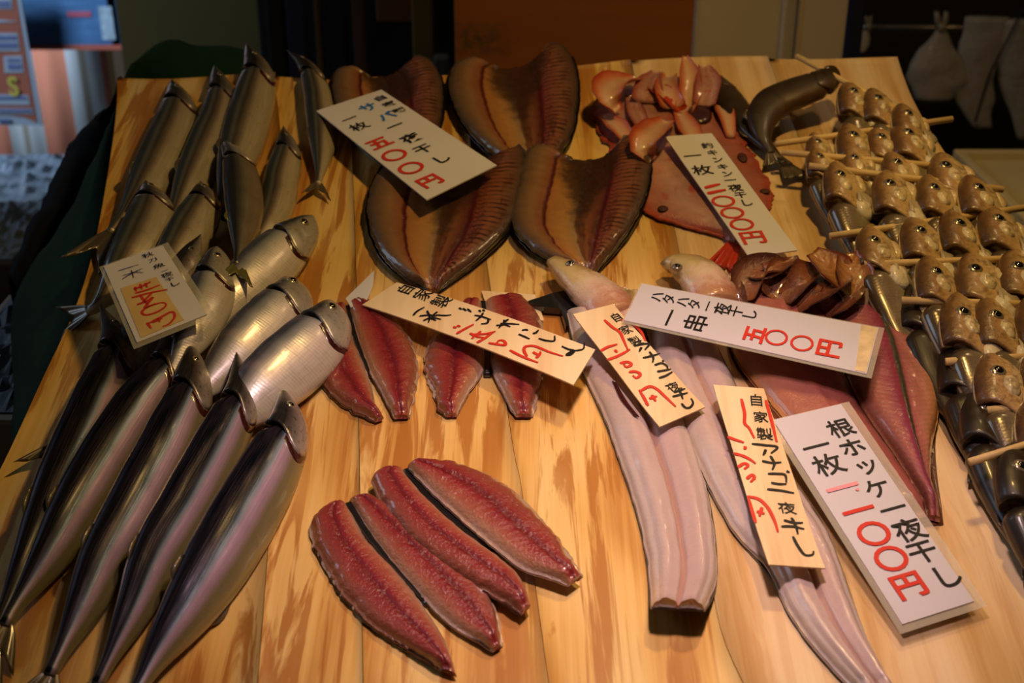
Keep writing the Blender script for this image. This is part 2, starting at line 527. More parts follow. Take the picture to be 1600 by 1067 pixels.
def nrm(v):
    v = np.asarray(v, float)
    return v / (np.linalg.norm(v, axis=-1, keepdims=True) + 1e-12)


def grid_faces(nr, nc, wrap=False, off=0):
    f = []
    for i in range(nr - 1):
        for j in range(nc if wrap else nc - 1):
            k = (j + 1) % nc
            f.append((off + i * nc + j, off + i * nc + k, off + (i + 1) * nc + k, off + (i + 1) * nc + j))
    return f


def tube(path, r, n=10, cap=True, squash=1.0):
    p = np.asarray(path, float)
    r = np.full(len(p), r) if np.isscalar(r) else np.asarray(r, float)
    tg = nrm(np.gradient(p, axis=0))
    up = np.array([0, 0, 1.0]) if abs(tg[0][2]) < .9 else np.array([1.0, 0, 0])
    V = []
    for i in range(len(p)):
        b = nrm(np.cross(tg[i], up))
        nn = np.cross(b, tg[i])
        for k in range(n):
            a = 2 * math.pi * k / n + math.pi / n
            V.append(p[i] + (b * math.cos(a) + nn * math.sin(a) * squash) * r[i])
    F = grid_faces(len(p), n, True)
    if cap:
        F += [tuple(range(n))[::-1], tuple(range((len(p) - 1) * n, len(p) * n))]
    uv = np.array([[k / n, i / max(1, len(p) - 1)] for i in range(len(p)) for k in range(n)])
    return np.array(V), F, uv


def box(c0, c1, bev=0.0):
    (x0, y0, z0), (x1, y1, z1) = np.minimum(c0, c1), np.maximum(c0, c1)
    if bev <= 0:
        V = [(x, y, z) for z in (z0, z1) for y in (y0, y1) for x in (x0, x1)]
        F = [(0, 2, 3, 1), (4, 5, 7, 6), (0, 1, 5, 4), (2, 6, 7, 3), (0, 4, 6, 2), (1, 3, 7, 5)]
        return np.array(V, float), F
    import bmesh
    bm = bmesh.new()
    bmesh.ops.create_cube(bm, size=1)
    for v in bm.verts:
        v.co = Vector((x0 + (v.co.x + .5) * (x1 - x0), y0 + (v.co.y + .5) * (y1 - y0), z0 + (v.co.z + .5) * (z1 - z0)))
    bmesh.ops.bevel(bm, geom=bm.edges[:], offset=bev, segments=2, affect='EDGES', profile=.5)
    bm.verts.index_update()
    V = np.array([v.co[:] for v in bm.verts])
    F = [tuple(v.index for v in f.verts) for f in bm.faces]
    bm.free()
    return V, F


def slab(quad, n, th):
    """a quad (4 board points, in order) given thickness th along -n"""
    q = np.asarray(quad, float)
    V = np.vstack([q, q - np.asarray(n) * th])
    return V, [(0, 1, 2, 3), (7, 6, 5, 4), (0, 4, 5, 1), (1, 5, 6, 2), (2, 6, 7, 3), (3, 7, 4, 0)]


def ellipsoid(c, r, ax=None, nu=16, nv=10):
    ax = np.eye(3) if ax is None else np.asarray(ax, float)
    V = []
    for i in range(nv + 1):
        th = math.pi * i / nv
        for j in range(nu):
            ph = 2 * math.pi * j / nu
            l = np.array([math.sin(th) * math.cos(ph) * r[0], math.sin(th) * math.sin(ph) * r[1], math.cos(th) * r[2]])
            V.append(np.asarray(c) + l @ ax)
    return np.array(V), grid_faces(nv + 1, nu, True), np.array([[j / nu, i / nv] for i in range(nv + 1) for j in range(nu)])


# ------------------------------------------------------------------ whole fish
PROF = {
    'saury': ([0, .02, .05, .09, .13, .17, .24, .35, .50, .62, .74, .84, .91, .955, 1], [.03, .10, .25, .44, .58, .70, .84, .97, 1, .95, .79, .54, .32, .21, .20]),
    'herring': ([0, .02, .05, .09, .13, .18, .24, .36, .50, .64, .76, .86, .93, 1], [.07, .20, .36, .52, .64, .76, .87, .98, 1, .92, .70, .44, .27, .22]),
    'dusky': ([0, .02, .06, .11, .17, .25, .40, .55, .70, .82, .91, 1], [.08, .24, .46, .62, .76, .90, 1, .98, .80, .52, .28, .18]),
    'sand': ([0, .03, .08, .14, .22, .30, .40, .52, .66, .80, .92, 1], [.16, .36, .58, .76, .92, 1, 1, .92, .72, .46, .26, .22]),
}


def fish(name, label, cat, group, path, hs, wpx, prof, mats, hint=(-1, .25, 0), roll=36, tr=.56, hf=.17, tail=True,
         fins=True, tail_fork=.55, tail_len=.9, eye=(.46, .20, .14), gill=True, pect=None, fin_mat=None, mouth=False, jit=0.0):
    body_m, head_m = mats
    fin_mat = fin_mat or M_FIN
    n = 240
    hs = np.interp(np.linspace(0, 1, len(path)), np.linspace(0, 1, len(hs)), hs)
    sp = catmull(np.array([P(x, y, h) for (x, y), h in zip(path, hs)]), n)
    k = len(path) // 2
    a, b = np.array(path[k - 1], float), np.array(path[k], float)
    d = nrm(b - a)
    q = np.array([-d[1], d[0]]) * wpx / 2
    m = (a + b) / 2
    hb = np.linalg.norm(P(*(m + q), hs[k]) - P(*(m - q), hs[k])) / 2
    tg = nrm(np.gradient(sp, axis=0))
    s = np.linspace(0, 1, n)
    pr = np.interp(s, *PROF[prof])
    kw_ = np.hanning(19)[1:-1]
    pr = np.convolve(np.pad(pr, 8, 'reflect', reflect_type='odd'), kw_ / kw_.sum(), 'valid')
    pr = np.maximum(pr, PROF[prof][1][0])
    rr = math.radians(roll)
    D, N = [], []
    hv = np.array(hint, float)
    for t in tg:
        nn = nrm(np.array([0, 0, 1.0]) - t * t[2])
        dd = np.cross(nn, t)
        if dd @ hv < 0:
            dd = -dd
        D.append(dd * math.cos(rr) + nn * math.sin(rr))
        N.append(nn * math.cos(rr) - dd * math.sin(rr))
    D, N = np.array(D), np.array(N)

    def at(sv, a, k=1.0, lift=0.0):
        f = min(max(sv, 0), 1) * (n - 1)
        i = min(int(f), n - 2)
        w = f - i
        lerp = lambda A: A[i] * (1 - w) + A[i + 1] * w
        h = lerp(pr) * hb * k
        ca, sa = math.cos(a), math.sin(a)
        x = math.copysign(abs(ca) ** .92, ca)
        y = math.copysign(abs(sa) ** .85, sa)
        tb = h * tr * (1.12 - .18 * sv)
        return lerp(sp) + lerp(D) * x * h + lerp(N) * (y * tb + lift)

    th = Thing(name, label, cat, P(*path[k], 0), group)
    na = 28
    A = [2 * math.pi * j / na for j in range(na)]
    # body
    V, U = [], []
    ss = np.concatenate([[hf - .035, hf - .01], np.linspace(hf + .01, 1, 46)])
    for i, sv in enumerate(ss):
        kk = (.72, .90)[i] if i < 2 else 1.0
        for a_ in A:
            r = 1 + .012 * mnoise.noise((a_ * 1.5, sv * 14, jit + wpx)) if 2 < i < 47 else 1
            V.append(at(sv, a_, kk * r))
            U.append((a_ / (2 * math.pi), sv))
    F = grid_faces(len(ss), na, True)
    F += [tuple(range(na))[::-1], tuple(range((len(ss) - 1) * na, len(ss) * na))]
    th.part('body', (V, F, U), body_m)
    # head with gill cover
    V, U = [], []
    qs = list(np.linspace(0, 1, 18))
    for q_ in qs + [1.0, .97]:
        last = len(V) >= 18 * na
        for a_ in A:
            fl = max(0, math.sin(a_))
            sh = hf * (.84 + .26 * math.exp(-((a_ - 2.0) / .75) ** 2))
            sv = max(.0005, q_) * sh
            kk = 1.0 + .045 * q_ ** 3 * fl
            if mouth and .2 < q_ < .62:
                kk -= .20 * math.exp(-((a_ - 2.3) / .13) ** 2) * math.sin((q_ - .2) / .42 * math.pi)
            if mouth and q_ > .5:
                kk += .05 * math.sin((q_ - .5) * 2 * math.pi) * fl
            kk -= .05 * math.exp(-((q_ - .70) / .05) ** 2) * fl
            if mouth:
                wb = math.exp(-((a_ - 2.7) / .75) ** 2)
                kk += wb * (.34 * math.exp(-((q_ - .42) / .17) ** 2) - .26 * math.exp(-((q_ - .76) / .07) ** 2) + .14 * math.exp(-((q_ - .95) / .14) ** 2))
            if last:
                kk = kk * (.9 if q_ == 1.0 else .6)
            V.append(at(sv, a_, kk))
            U.append((a_ / (2 * math.pi), sv))
    F = grid_faces(20, na, True) + [tuple(range(na))[::-1], tuple(range(19 * na, 20 * na))]
    hd = th.part('head', (V, F, U), head_m)
    # gill slit
    if gill:
        V, U = [], []
        aa = np.linspace(1.35, 2.75, 14)
        for a_ in aa:
            sh = hf * (.84 + .26 * math.exp(-((a_ - 2.0) / .75) ** 2))
            for j, (ds, kk) in enumerate(((-.02, .86), (0, .99), (.008, 1.015), (.018, 1.006), (.022, .9))):
                V.append(at(sh + ds * hf / .17, a_, kk))
                U.append((a_, ds))
        th.part('gill', (V, grid_faces(14, 5), U), M_GILL)
    # eye
    if eye:
        es, ea, er = eye
        a_ = ea * 2 * math.pi
        c = at(es * hf, a_, .97)
        f = es * hf * (n - 1)
        i = int(f)
        t = tg[i]
        # outward direction of the flank at the eye
        e2 = nrm(at(es * hf, a_ + .12) - at(es * hf, a_ - .12))
        nn = nrm(np.cross(t, e2))
        if nn @ N[i] < 0:
            nn = -nn
        R = er * hb
        ring = ellipsoid(c, (R, R, R * .42), (t, e2, nn), 18, 8)
        pup = ellipsoid(c + nn * R * .22, (R * .62, R * .62, R * .32), (t, e2, nn), 16, 8)
        ey = th.part('eye', ring, M_IRIS, hd)
        V, F, U = join(ring, pup)
        me = ey.data
        bpy.data.objects.remove(ey)
        th.part('eye', (V, F, U), M_IRIS, hd, mats=[M_IRIS, M_EYE], fm=[0] * len(ring[1]) + [1] * len(pup[1]))
    if mouth:
        rj = random.Random(int(jit * 13 + wpx))
        for nm, a0, s0, rl_, rw_, rh_, mt in (('lower_jaw', 2.45, .52, .17, .30, .30, M_SAND_JAW), ('cheek', 1.45, .66, .13, .30, .20, M_SAND_HEAD), ('gill_cover', 2.05, .99, .17, .50, .30, M_SAND_PALE)):
            a0 += rj.uniform(-.1, .1)
            c = at(s0 * hf, a0, .93)
            i = int(s0 * hf * (n - 1))
            e2 = nrm(at(s0 * hf, a0 + .12) - at(s0 * hf, a0 - .12))
            t2 = nrm(at(s0 * hf + .03, a0) - at(s0 * hf - .03, a0))
            nn = nrm(np.cross(t2, e2))
            if nn @ N[i] < 0:
                nn = -nn
            L_ = hf * np.linalg.norm(sp[-1] - sp[0])
            el = ellipsoid(c, (rl_ * L_, rw_ * hb, rh_ * hb), (t2, e2, nn), 18, 10)
            v = el[0].copy()
            for q_ in range(len(v)):
                v[q_] += nn * .0016 * mnoise.noise((v[q_] * 190).tolist())
            el = (v, el[1], np.column_stack([.30 + .25 * el[2][:, 1], el[2][:, 0]]))
            th.part(nm, el, mt, hd)
    # tail fin
    if tail:
        L = hb * tail_len * 1.5
        t, dd, nn = tg[-1], D[-1], N[-1]
        dd = nrm(dd - nn * (dd[2]) * .6)
        V, U = [], []
        nr, nc = 7, 13
        for side in (1, -1):
            for i in range(nr):
                u = i / (nr - 1)
                for j in range(nc):
                    w = j / (nc - 1) * 2 - 1
                    ln = L * (1 - tail_fork * (1 - abs(w) ** .9))
                    wd_ = hb * (.19 + .62 * u ** .8)
                    thk = .0009 * (1 - u * .7) * side
                    V.append(sp[-1] - t * .002 + t * ln * u + dd * w * wd_ + nn * (thk + .0012 * math.sin(w * 9) * u))
                    U.append((j / (nc - 1), u))
        F = grid_faces(nr, nc) + [tuple(reversed(f)) for f in grid_faces(nr, nc, off=nr * nc)]
        rim = [i * nc for i in range(nr)] + [(nr - 1) * nc + j for j in range(1, nc)] + [i * nc + nc - 1 for i in range(nr - 2, -1, -1)]
        F += [(a_, b_, b_ + nr * nc, a_ + nr * nc) for a_, b_ in zip(rim[:-1], rim[1:])]
        th.part('tail_fin', (V, F, U), fin_mat)
    if fins:
        for nm, a0, s0, s1, hh in (('dorsal_fin', 0.0, .66, .76, .22), ('anal_fin', math.pi, .68, .80, .20)):
            V, U = [], []
            st = np.linspace(s0, s1, 8)
            for i, sv in enumerate(st):
                w = (i / 7)
                out = hh * hb * (math.sin(math.pi * min(1, w * 1.3 + .12)) ** .7 if w < .72 else .35 * (1 - w))
                b0, b1 = at(sv, a0, .93), at(sv, a0, 1.0)
                dr = nrm(b1 - b0)
                for j, z in ((0, .0006), (1, .0002), (1, -.0002), (0, -.0006)):
                    V.append(b0 + dr * out * j + tg[int(sv * (n - 1))] * out * .6 * j + N[int(sv * (n - 1))] * z)
                    U.append((j, w))
            th.part(nm, (V, grid_faces(8, 4, True) + [(0, 1, 2, 3), (31, 30, 29, 28)], U), fin_mat)
    if pect:
        a0, s0, ln, wd_, sweep, pm = pect
        b0 = at(s0, a0, 1.0, .0008)
        i = int(s0 * (n - 1))
        t, nn = tg[i], N[i]
        e2 = nrm(at(s0, a0 + .15) - at(s0, a0 - .15))
        dr = nrm(t + e2 * sweep)
        cr = nrm(np.cross(nn, dr))
        V, U = [], []
        for side in (1, -1):
            for r_ in range(6):
                u = r_ / 5
                for j in range(7):
                    w = j / 6 * 2 - 1
                    V.append(b0 + dr * ln * hb * u * (1 - .22 * w * w) + cr * w * wd_ * hb * (.25 + .75 * u ** .7) * (1 if u < .95 else .9)
                             + nn * (.0005 * side + .0035 * math.sin(u * 2.2) + .0012 * math.sin(w * 7) * u))
                    U.append((j / 6, u))
        F = grid_faces(6, 7) + [tuple(reversed(f)) for f in grid_faces(6, 7, off=42)]
        rim = [i * 7 for i in range(6)] + [35 + j for j in range(1, 7)] + [i * 7 + 6 for i in range(4, -1, -1)]
        F += [(a_, b_, b_ + 42, a_ + 42) for a_, b_ in zip(rim[:-1], rim[1:])]
        th.part('pectoral_fin', (V, F, U), pm)
    return th


# ------------------------------------------------------------------ opened flaps
def flap(left, right, hbase, thick, prof, ns=56, nt=26, jag=(0, 0), notch=0.0, ends=(.25, .35), seed=0, tuck=.35, bulge=0.0, lift=None):
    """closed flap between two pixel outlines (head end -> tail); prof(t, s) is the top height 0..1"""
    cl = catmull(np.array([P(x, y, hbase) for x, y in left]), ns)
    cr = catmull(np.array([P(x, y, hbase) for x, y in right]), ns)
    V, U = [], []
    top = []
    for i in range(ns):
        s = i / (ns - 1)
        e = min(1, (s / .05 + ends[0])) * min(1, ((1 - s) / .06 + ends[1]))
        ax = nrm(cr[i] - cl[i])
        l = cl[i] + ax * jag[0] * mnoise.noise((s * 22, seed, 0)) + ax * jag[0] * .6 * mnoise.noise((s * 60, seed, 5))
        r = cr[i] + ax * jag[1] * mnoise.noise((s * 22, seed + 9, 0)) + ax * jag[1] * .6 * mnoise.noise((s * 60, seed + 9, 5))
        for j in range(nt):
            t = j / (nt - 1)
            p = l * (1 - t) + r * t
            if notch and s < .5:
                tgl = nrm((cl[min(ns - 1, i + 1)] - cl[max(0, i - 1)]) + (cr[min(ns - 1, i + 1)] - cr[max(0, i - 1)]))
                p = p + tgl * notch * (1 - s / .5) ** 2 * (1 - abs(2 * t - 1) ** 1.5)
            edge = (1 - abs(2 * t - 1) ** 9)
            h = thick * (prof(t, s) * (.25 + .75 * edge)) * e
            h += thick * .05 * mnoise.noise((p[0] * 130, p[1] * 130, seed))
            q = p.copy()
            q[2] = hbase + max(.0006, h) + (lift(t, s) if lift else 0)
            V.append(q)
            U.append((t, s))
            top.append(q)
    m = ns * nt
    for i in range(ns):
        s = i / (ns - 1)
        for j in range(nt):
            t = j / (nt - 1)
            q = V[i * nt + j].copy()
            mid = (V[i * nt] + V[i * nt + nt - 1]) / 2
            q = q + (mid - q) * (.0 if 0 < j < nt - 1 else .0)
            q[2] = hbase + (lift(t, s) if lift else 0)
            V.append(q)
            U.append((t, s))
    F = grid_faces(ns, nt) + [tuple(reversed(f)) for f in grid_faces(ns, nt, off=m)]
    rim = [i * nt for i in range(ns)] + [(ns - 1) * nt + j for j in range(1, nt)] + [i * nt + nt - 1 for i in range(ns - 2, -1, -1)] + [j for j in range(nt - 2, -1, -1)]
    rim = rim + rim[:1]
    F += [(b, a, a + m, b + m) for a, b in zip(rim[:-1], rim[1:])]
    return np.array(V), F, np.array(U)


def grow(left, right, px):
    """the same pair of outlines moved outwards by px image pixels on each side"""
    L, R = [np.array(q, float) for q in (left, right)]
    n = max(len(L), len(R))
    rs = lambda q: catmull(np.column_stack([q, np.zeros(len(q))]), n)[:, :2]
    L2, R2 = rs(L), rs(R)
    d = nrm(R2 - L2)
    return [tuple(x) for x in L2 - d * px], [tuple(x) for x in R2 + d * px]


def shell(pts, r, bend, mat_th=.0016, nu=14, nv=10):
    """a curled thin plate: pts = 3-D spine, r = half widths, bend = how far the sides curl up"""
    c = catmull(pts, nu)
    rr = np.interp(np.linspace(0, 1, nu), np.linspace(0, 1, len(r)), r)
    tg = nrm(np.gradient(c, axis=0))
    V, U = [], []
    for side in (0, 1):
        for i in range(nu):
            up = np.array([0, 0, 1.0])
            b = nrm(np.cross(tg[i], up))
            nn = np.cross(b, tg[i])
            for j in range(nv):
                w = j / (nv - 1) * 2 - 1
                V.append(c[i] + b * rr[i] * math.sin(w * bend) / math.sin(min(bend, 1.57)) + nn * (rr[i] * (1 - math.cos(w * bend)) * .8 - side * mat_th)
                         + nn * .0015 * mnoise.noise((i * .5, j * .6, c[0][0] * 90)))
                U.append((j / (nv - 1), i / (nu - 1)))
    m = nu * nv
    F = grid_faces(nu, nv) + [tuple(reversed(f)) for f in grid_faces(nu, nv, off=m)]
    rim = [i * nv for i in range(nu)] + [(nu - 1) * nv + j for j in range(1, nv)] + [i * nv + nv - 1 for i in range(nu - 2, -1, -1)] + [j for j in range(nv - 2, -1, -1)]
    rim = rim + rim[:1]
    F += [(b, a, a + m, b + m) for a, b in zip(rim[:-1], rim[1:])]
    return np.array(V), F, np.array(U)


# ================================================================== THE SETTING
def wall(name, c0, c1, mat):
    o = link_mesh(name, *box(c0, c1), mat, smooth=False)
    return tag(o, kind='structure')


M_WALL = plain('olive_wall_paint', (.045, .034, .008), .8, .2, 0, 0, .15, 2)
M_FLOOR = plain('wet_concrete', (.10, .095, .09), .5, .4, 0, 0, .25, 3)
wall('floor', (-3, -2.2, -.06), (3, 3.2, 0), M_FLOOR)
xw = WY(188, 60, 1.7)[0]
wall('wall_back', (xw, 1.7, 0), (3, 1.8, 2.4), M_WALL)

# --- the display table and its cedar sheets
SEAM = [
    [(186, 124), (176, 220), (150, 370), (119, 476), (63, 598), (0, 733), (-75, 870), (-190, 1100)],
    [(430, 128), (445, 300), (440, 500), (430, 700), (400, 1100)],
    [(546, 128), (556, 420), (561, 696), (568, 1100)],
    [(722, 128), (762, 420), (800, 687), (815, 764), (862, 1100)],
    [(985, 101), (1053, 354), (1088, 600), (1115, 930), (1175, 1100)],
    [(1200, 95), (1275, 280), (1365, 480), (1467, 663), (1513, 734), (1625, 900), (1765, 1100)],
    [(1398, 97), (1440, 180), (1482, 245), (1620, 440), (1830, 760), (2060, 1100)],
]
tb = Thing('display_table', 'sloping wooden display table under the cedar sheets and the fish', 'table', P(800, 600, -.05))
q = [P(230, 140, -.004), P(1380, 115, -.004), P(1960, 1090, -.004), P(-60, 1090, -.004)]
tb.part('tabletop', slab(q, (0, 0, 1), .03), M_FRAME, smooth=False)
Tinv3 = np.array(Ti.to_3x3())
for (px, py) in ((300, 190), (1330, 170), (1650, 1000), (120, 1000)):
    p = P(px, py, -.034)
    w = np.array(T @ Vector(p))
    V, F = box((w[0] - .025, w[1] - .025, 0), (w[0] + .025, w[1] + .025, w[2] + .004))
    V = np.array([Ti @ Vector(v) for v in V])
    tb.part('leg', (V, F), M_FRAME, smooth=False)

SHEET_LABEL = ['cedar sheet along the left edge under the saury', 'cedar sheet bare between the saury and the smoked mackerel',
               'cedar sheet under the left red herring fillets', 'cedar sheet in the middle, under the split mackerel and fillets',
               'pale cedar sheet under the white conger eels', 'pale cedar sheet at the right edge under the skewers']
for k in range(6):
    ns, nt = 60, 10
    L = catmull(np.array([P(x, y, 0) for x, y in SEAM[k]]), ns)
    R = catmull(np.array([P(x, y, 0) for x, y in SEAM[k + 1]]), ns)
    V, U = [], []
    for side in (0, 1):
        for i in range(ns):
            s = i / (ns - 1)
            d = nrm(R[i] - L[i]) * .00022
            for j in range(nt):
                t = j / (nt - 1)
                p = (L[i] + d) * (1 - t) + (R[i] - d) * t
                far = max(0, 1 - s / .12)
                p[2] = -.0003 * (k % 2) + .006 * far ** 2 * (1 + .6 * math.sin(p[0] * 21 + k)) - .0022 * side
                p[1] += far ** 3 * .007 * math.sin(p[0] * 17 + k * 2.1)
                V.append(p)
                U.append((t, s))
    m = ns * nt
    F = grid_faces(ns, nt) + [tuple(reversed(f)) for f in grid_faces(ns, nt, off=m)]
    rim = [i * nt for i in range(ns)] + [(ns - 1) * nt + j for j in range(1, nt)] + [i * nt + nt - 1 for i in range(ns - 2, -1, -1)] + [j for j in range(nt - 2, -1, -1)] + [0]
    F += [(b, a, a + m, b + m) for a, b in zip(rim[:-1], rim[1:])]
    single('wood_sheet', (V, F, U), M_CEDAR_PALE if k >= 4 else M_CEDAR, SHEET_LABEL[k], 'wood sheet', 'cedar sheets covering the table', base=(V[0] + V[nt - 1]) / 2)


# --- green cloth and black cloth at the left of the table
def drape(name, A, hA, B, hB, mat, label, drop=.45, seed=0, amp=.006):
    n, mrows = 48, 14
    a = catmull(np.array([P(x, y, h) for (x, y), h in zip(A, hA)]), n)
    b = catmull(np.array([P(x, y, h) for (x, y), h in zip(B, hB)]), n)
    V = []
    down = Tinv3 @ np.array([0, 0, -1.0])
    out = None
    for i in range(n):
        o = nrm(b[i] - a[i])
        for r in range(mrows):
            u = r / (mrows - 1)
            if u < .6:
                w = u / .6
                p = a[i] * (1 - w) + b[i] * w + np.array([0, 0, .012 * math.sin(w * math.pi)])
            else:
                w = (u - .6) / .4
                p = b[i] + down * drop * w - o * .03 * w
            f = mnoise.noise((i * .28, u * 1.6, seed)) + .5 * mnoise.noise((i * .7, u * 2.5, seed + 3))
            p = p + np.array([0, 0, 1]) * amp * f * min(1, u * 3) * (1.5 if u > .4 else 1)
            V.append(p)
    o = single(name, (V, grid_faces(n, mrows)), mat, label, 'cloth', base=V[n // 2 * mrows])
    s = o.modifiers.new('Solidify', 'SOLIDIFY')
    s.thickness = .0015
    return o


M_GREEN = plain('green_cloth', (.004, .026, .009), .85, .2, 0, 0, .15, 60)
M_BLACK = plain('black_cloth', (.006, .007, .012), .85, .2, 0, 0, .15, 60)
drape('green_cloth', [(410, 134), (300, 140), (215, 135), (192, 150), (180, 250), (158, 370), (122, 490), (66, 612), (20, 715)], [-.036] * 9,
      [(392, 78), (330, 70), (270, 57), (205, 113), (174, 190), (120, 300), (70, 380), (16, 455), (14, 540), (26, 655)],
      [-.02, -.01, 0, -.02, -.04, -.06, -.09, -.12, -.15, -.16], M_GREEN, 'dark green cloth draped from the left edge of the display table')
drape('black_cloth', [(196, 128), (178, 205), (125, 300), (70, 390), (30, 460)], [-.07, -.08, -.11, -.14, -.17],
      [(186, 140), (160, 190), (126, 202), (96, 248), (62, 318), (30, 385), (12, 440)], [-.06, -.07, -.08, -.10, -.12, -.14, -.17], M_BLACK,
      'black cloth hanging outside the green cloth, left of the table', .3, 5)

# ------------------------------------------------------------------ behind the stall
M_NAVY = plain('navy_paint', (.012, .016, .05), .5)
M_DARK = plain('black_plastic', (.006, .006, .007), .5)
M_BROWN = plain('dark_brown_wood', (.05, .028, .014), .6)
M_OCHRE = plain('ochre_paint', (.14, .10, .02), .6)
M_GREY = plain('grey_metal', (.10, .10, .095), .5)
M_FOAM = plain('foam_white', (.62, .53, .44), .7, .3, 0, 0, .08, 6)
M_FOAMEDGE = plain('foam_edge', (.60, .47, .30), .7)


def upright(name, x0, x1, Y, mat, label, cat, depth=.03, z0=0.0, z1=1.25, bev=.004, group=None):
    a, b = WY(x0, 60, Y), WY(x1, 60, Y)
    V, F = box((a[0], Y, z0), (b[0], Y + depth, z1), bev)
    return single(name, (V, F), mat, label, cat, group, world=True, base=((a[0] + b[0]) / 2, Y, z0), smooth=False)


o = upright('black_curtain', 405, 720, 1.42, M_DARK, 'black plastic curtain hanging behind the posts at the back', 'curtain', .012)
upright('black_post', 418, 444, 1.2, M_DARK, 'black post at the left end of the row of posts', 'post')
upright('navy_upright', 448, 478, 1.2, M_NAVY, 'navy blue post just above the right-hand far saury', 'post', .04)
upright('navy_upright', 509, 540, 1.22, M_NAVY, 'navy blue post nearer the ochre post', 'post', .04)
upright('olive_pipe', 493, 503, 1.25, M_OCHRE, 'thin olive pipe between the two navy posts', 'pipe', .012)
upright('brown_pole', 551, 571, 1.2, M_BROWN, 'dark brown pole beside the hanging box', 'pole', .025)
upright('ochre_post', 644, 676, 1.16, M_OCHRE, 'ochre wooden post behind the left split mackerel', 'post', .03, .0, 1.2)
a, b = WY(588, 36, 1.3), WY(640, -60, 1.3)
single('wooden_box', box((a[0], 1.3, a[2]), (b[0], 1.40, b[2]), .004), plain('reddish_box', (.16, .065, .03), .6), 'reddish brown box fixed up among the dark posts', 'box', world=True, smooth=False)
a, b = WY(678, 128, 1.1), WY(701, 90, 1.1)
single('grey_block', box((a[0], 1.1, 0), (b[0], 1.13, b[2]), .004), M_GREY, 'small grey upright beside the orange plywood panel', 'block', world=True, smooth=False)

# plywood panel with grey stains
mp = Mat('orange_plywood', .6, .3)
o_ = mp.obj()
st = mp.noise(mp.scale(o_, 9, 1, 26), 1.0, 4, .6, .5)
x_, y_, z_ = mp.sep(o_)
pa, pb = WY(710, 60, .78), WY(1082, 60, .78)
hw = (pb[0] - pa[0]) / 2
zc = WY(750, 62, .78)[2]
mz = mp.math('SUBTRACT', 1.0, mp.math('MULTIPLY', mp.math('ABSOLUTE', mp.math('SUBTRACT', z_, zc)), 32.0))
mx = mp.math('SUBTRACT', 1.0, mp.math('MULTIPLY', mp.math('ABSOLUTE', mp.math('ADD', x_, hw * .80)), 18.0))
mk = mp.math('MINIMUM', mp.math('MAXIMUM', mp.math('MINIMUM', mz, mx), 0.0), 1.0)
mk = mp.math('MULTIPLY', mk, mp.ramp(mp.noise(mp.scale(o_, 60, 1, 90), 1.0, 4), [(.35, 0), (.6, 1)]))
mp.color(mp.mix(mk, mp.ramp(mp.noise(mp.scale(o_, 3, 1, 22), 1.0, 4), [(.3, (.30, .085, .012)), (.7, (.36, .115, .020))]), (.06, .055, .035)))
single('plywood_panel', box((pa[0], .78, 0), (pb[0], .798, 1.25), .003), mp, 'orange brown plywood panel with grey stains standing behind the board', 'panel',
       world=True, base=((pa[0] + pb[0]) / 2, .78, 0), smooth=False)
upright('foam_board', 1083, 1219, .80, M_FOAM, 'beige foam panel standing beside the orange plywood panel', 'panel', .05, bev=.008, group='foam panels behind the board')
t_ = Thing('foam_board', 'beige foam panel with a bright left edge, next to the navy gap', 'panel', (WY(1270, 60, .86)[0], .86, 0), 'foam panels behind the board', world=True)
a, b = WY(1246, 60, .86), WY(1321, 60, .86)
t_.part('slab', box((a[0], .86, 0), (b[0], .91, 1.25), .006), M_FOAM, smooth=False)
c_ = WY(1220, 60, .86)
t_.part('side_board', box((c_[0], .872, 0), (a[0] - .0005, .90, 1.25), .006), M_FOAM, smooth=False)
t_.part('edge_strip', box((a[0] - .004, .848, 0), (a[0] + .004, .8605, 1.25), .002), M_FOAMEDGE, smooth=False)
upright('navy_upright', 1322, 1348, 1.0, M_NAVY, 'dark navy strip standing in for the gap right of the foam panels', 'post', .03)  # dark strip added where only a gap shows beside the foam

# rail, clips and hanging plastic bags
RY = 1.45
a, b = WY(1330, 43, RY), WY(1760, 44, RY)
M_STEEL = plain('dull_steel', (.36, .30, .22), .3, .5, .8)
M_PEG = plain('pale_plastic_clip', (.50, .40, .26), .4)
rl = Thing('steel_rail', 'dull steel rail along the olive wall at the upper right', 'rail', (a + b) / 2, world=True)
rl.part('bar', tube([a, (a + b) / 2, b], .0065, 12), M_STEEL)
for e in (a, b):
    rl.part('bracket', tube([e, e + np.array([0, .25, 0])], .006, 8), M_STEEL)
mbag = Mat('thin_bag_film', .35, .5, 0, .2)
mbag.color((.85, .74, .58))
mbag.b.inputs['Alpha'].default_value = .72
mbag.b.inputs['Transmission Weight'].default_value = .15
mbag.bump(mbag.noise(mbag.obj(), 45, 4, .6), .8, .006)


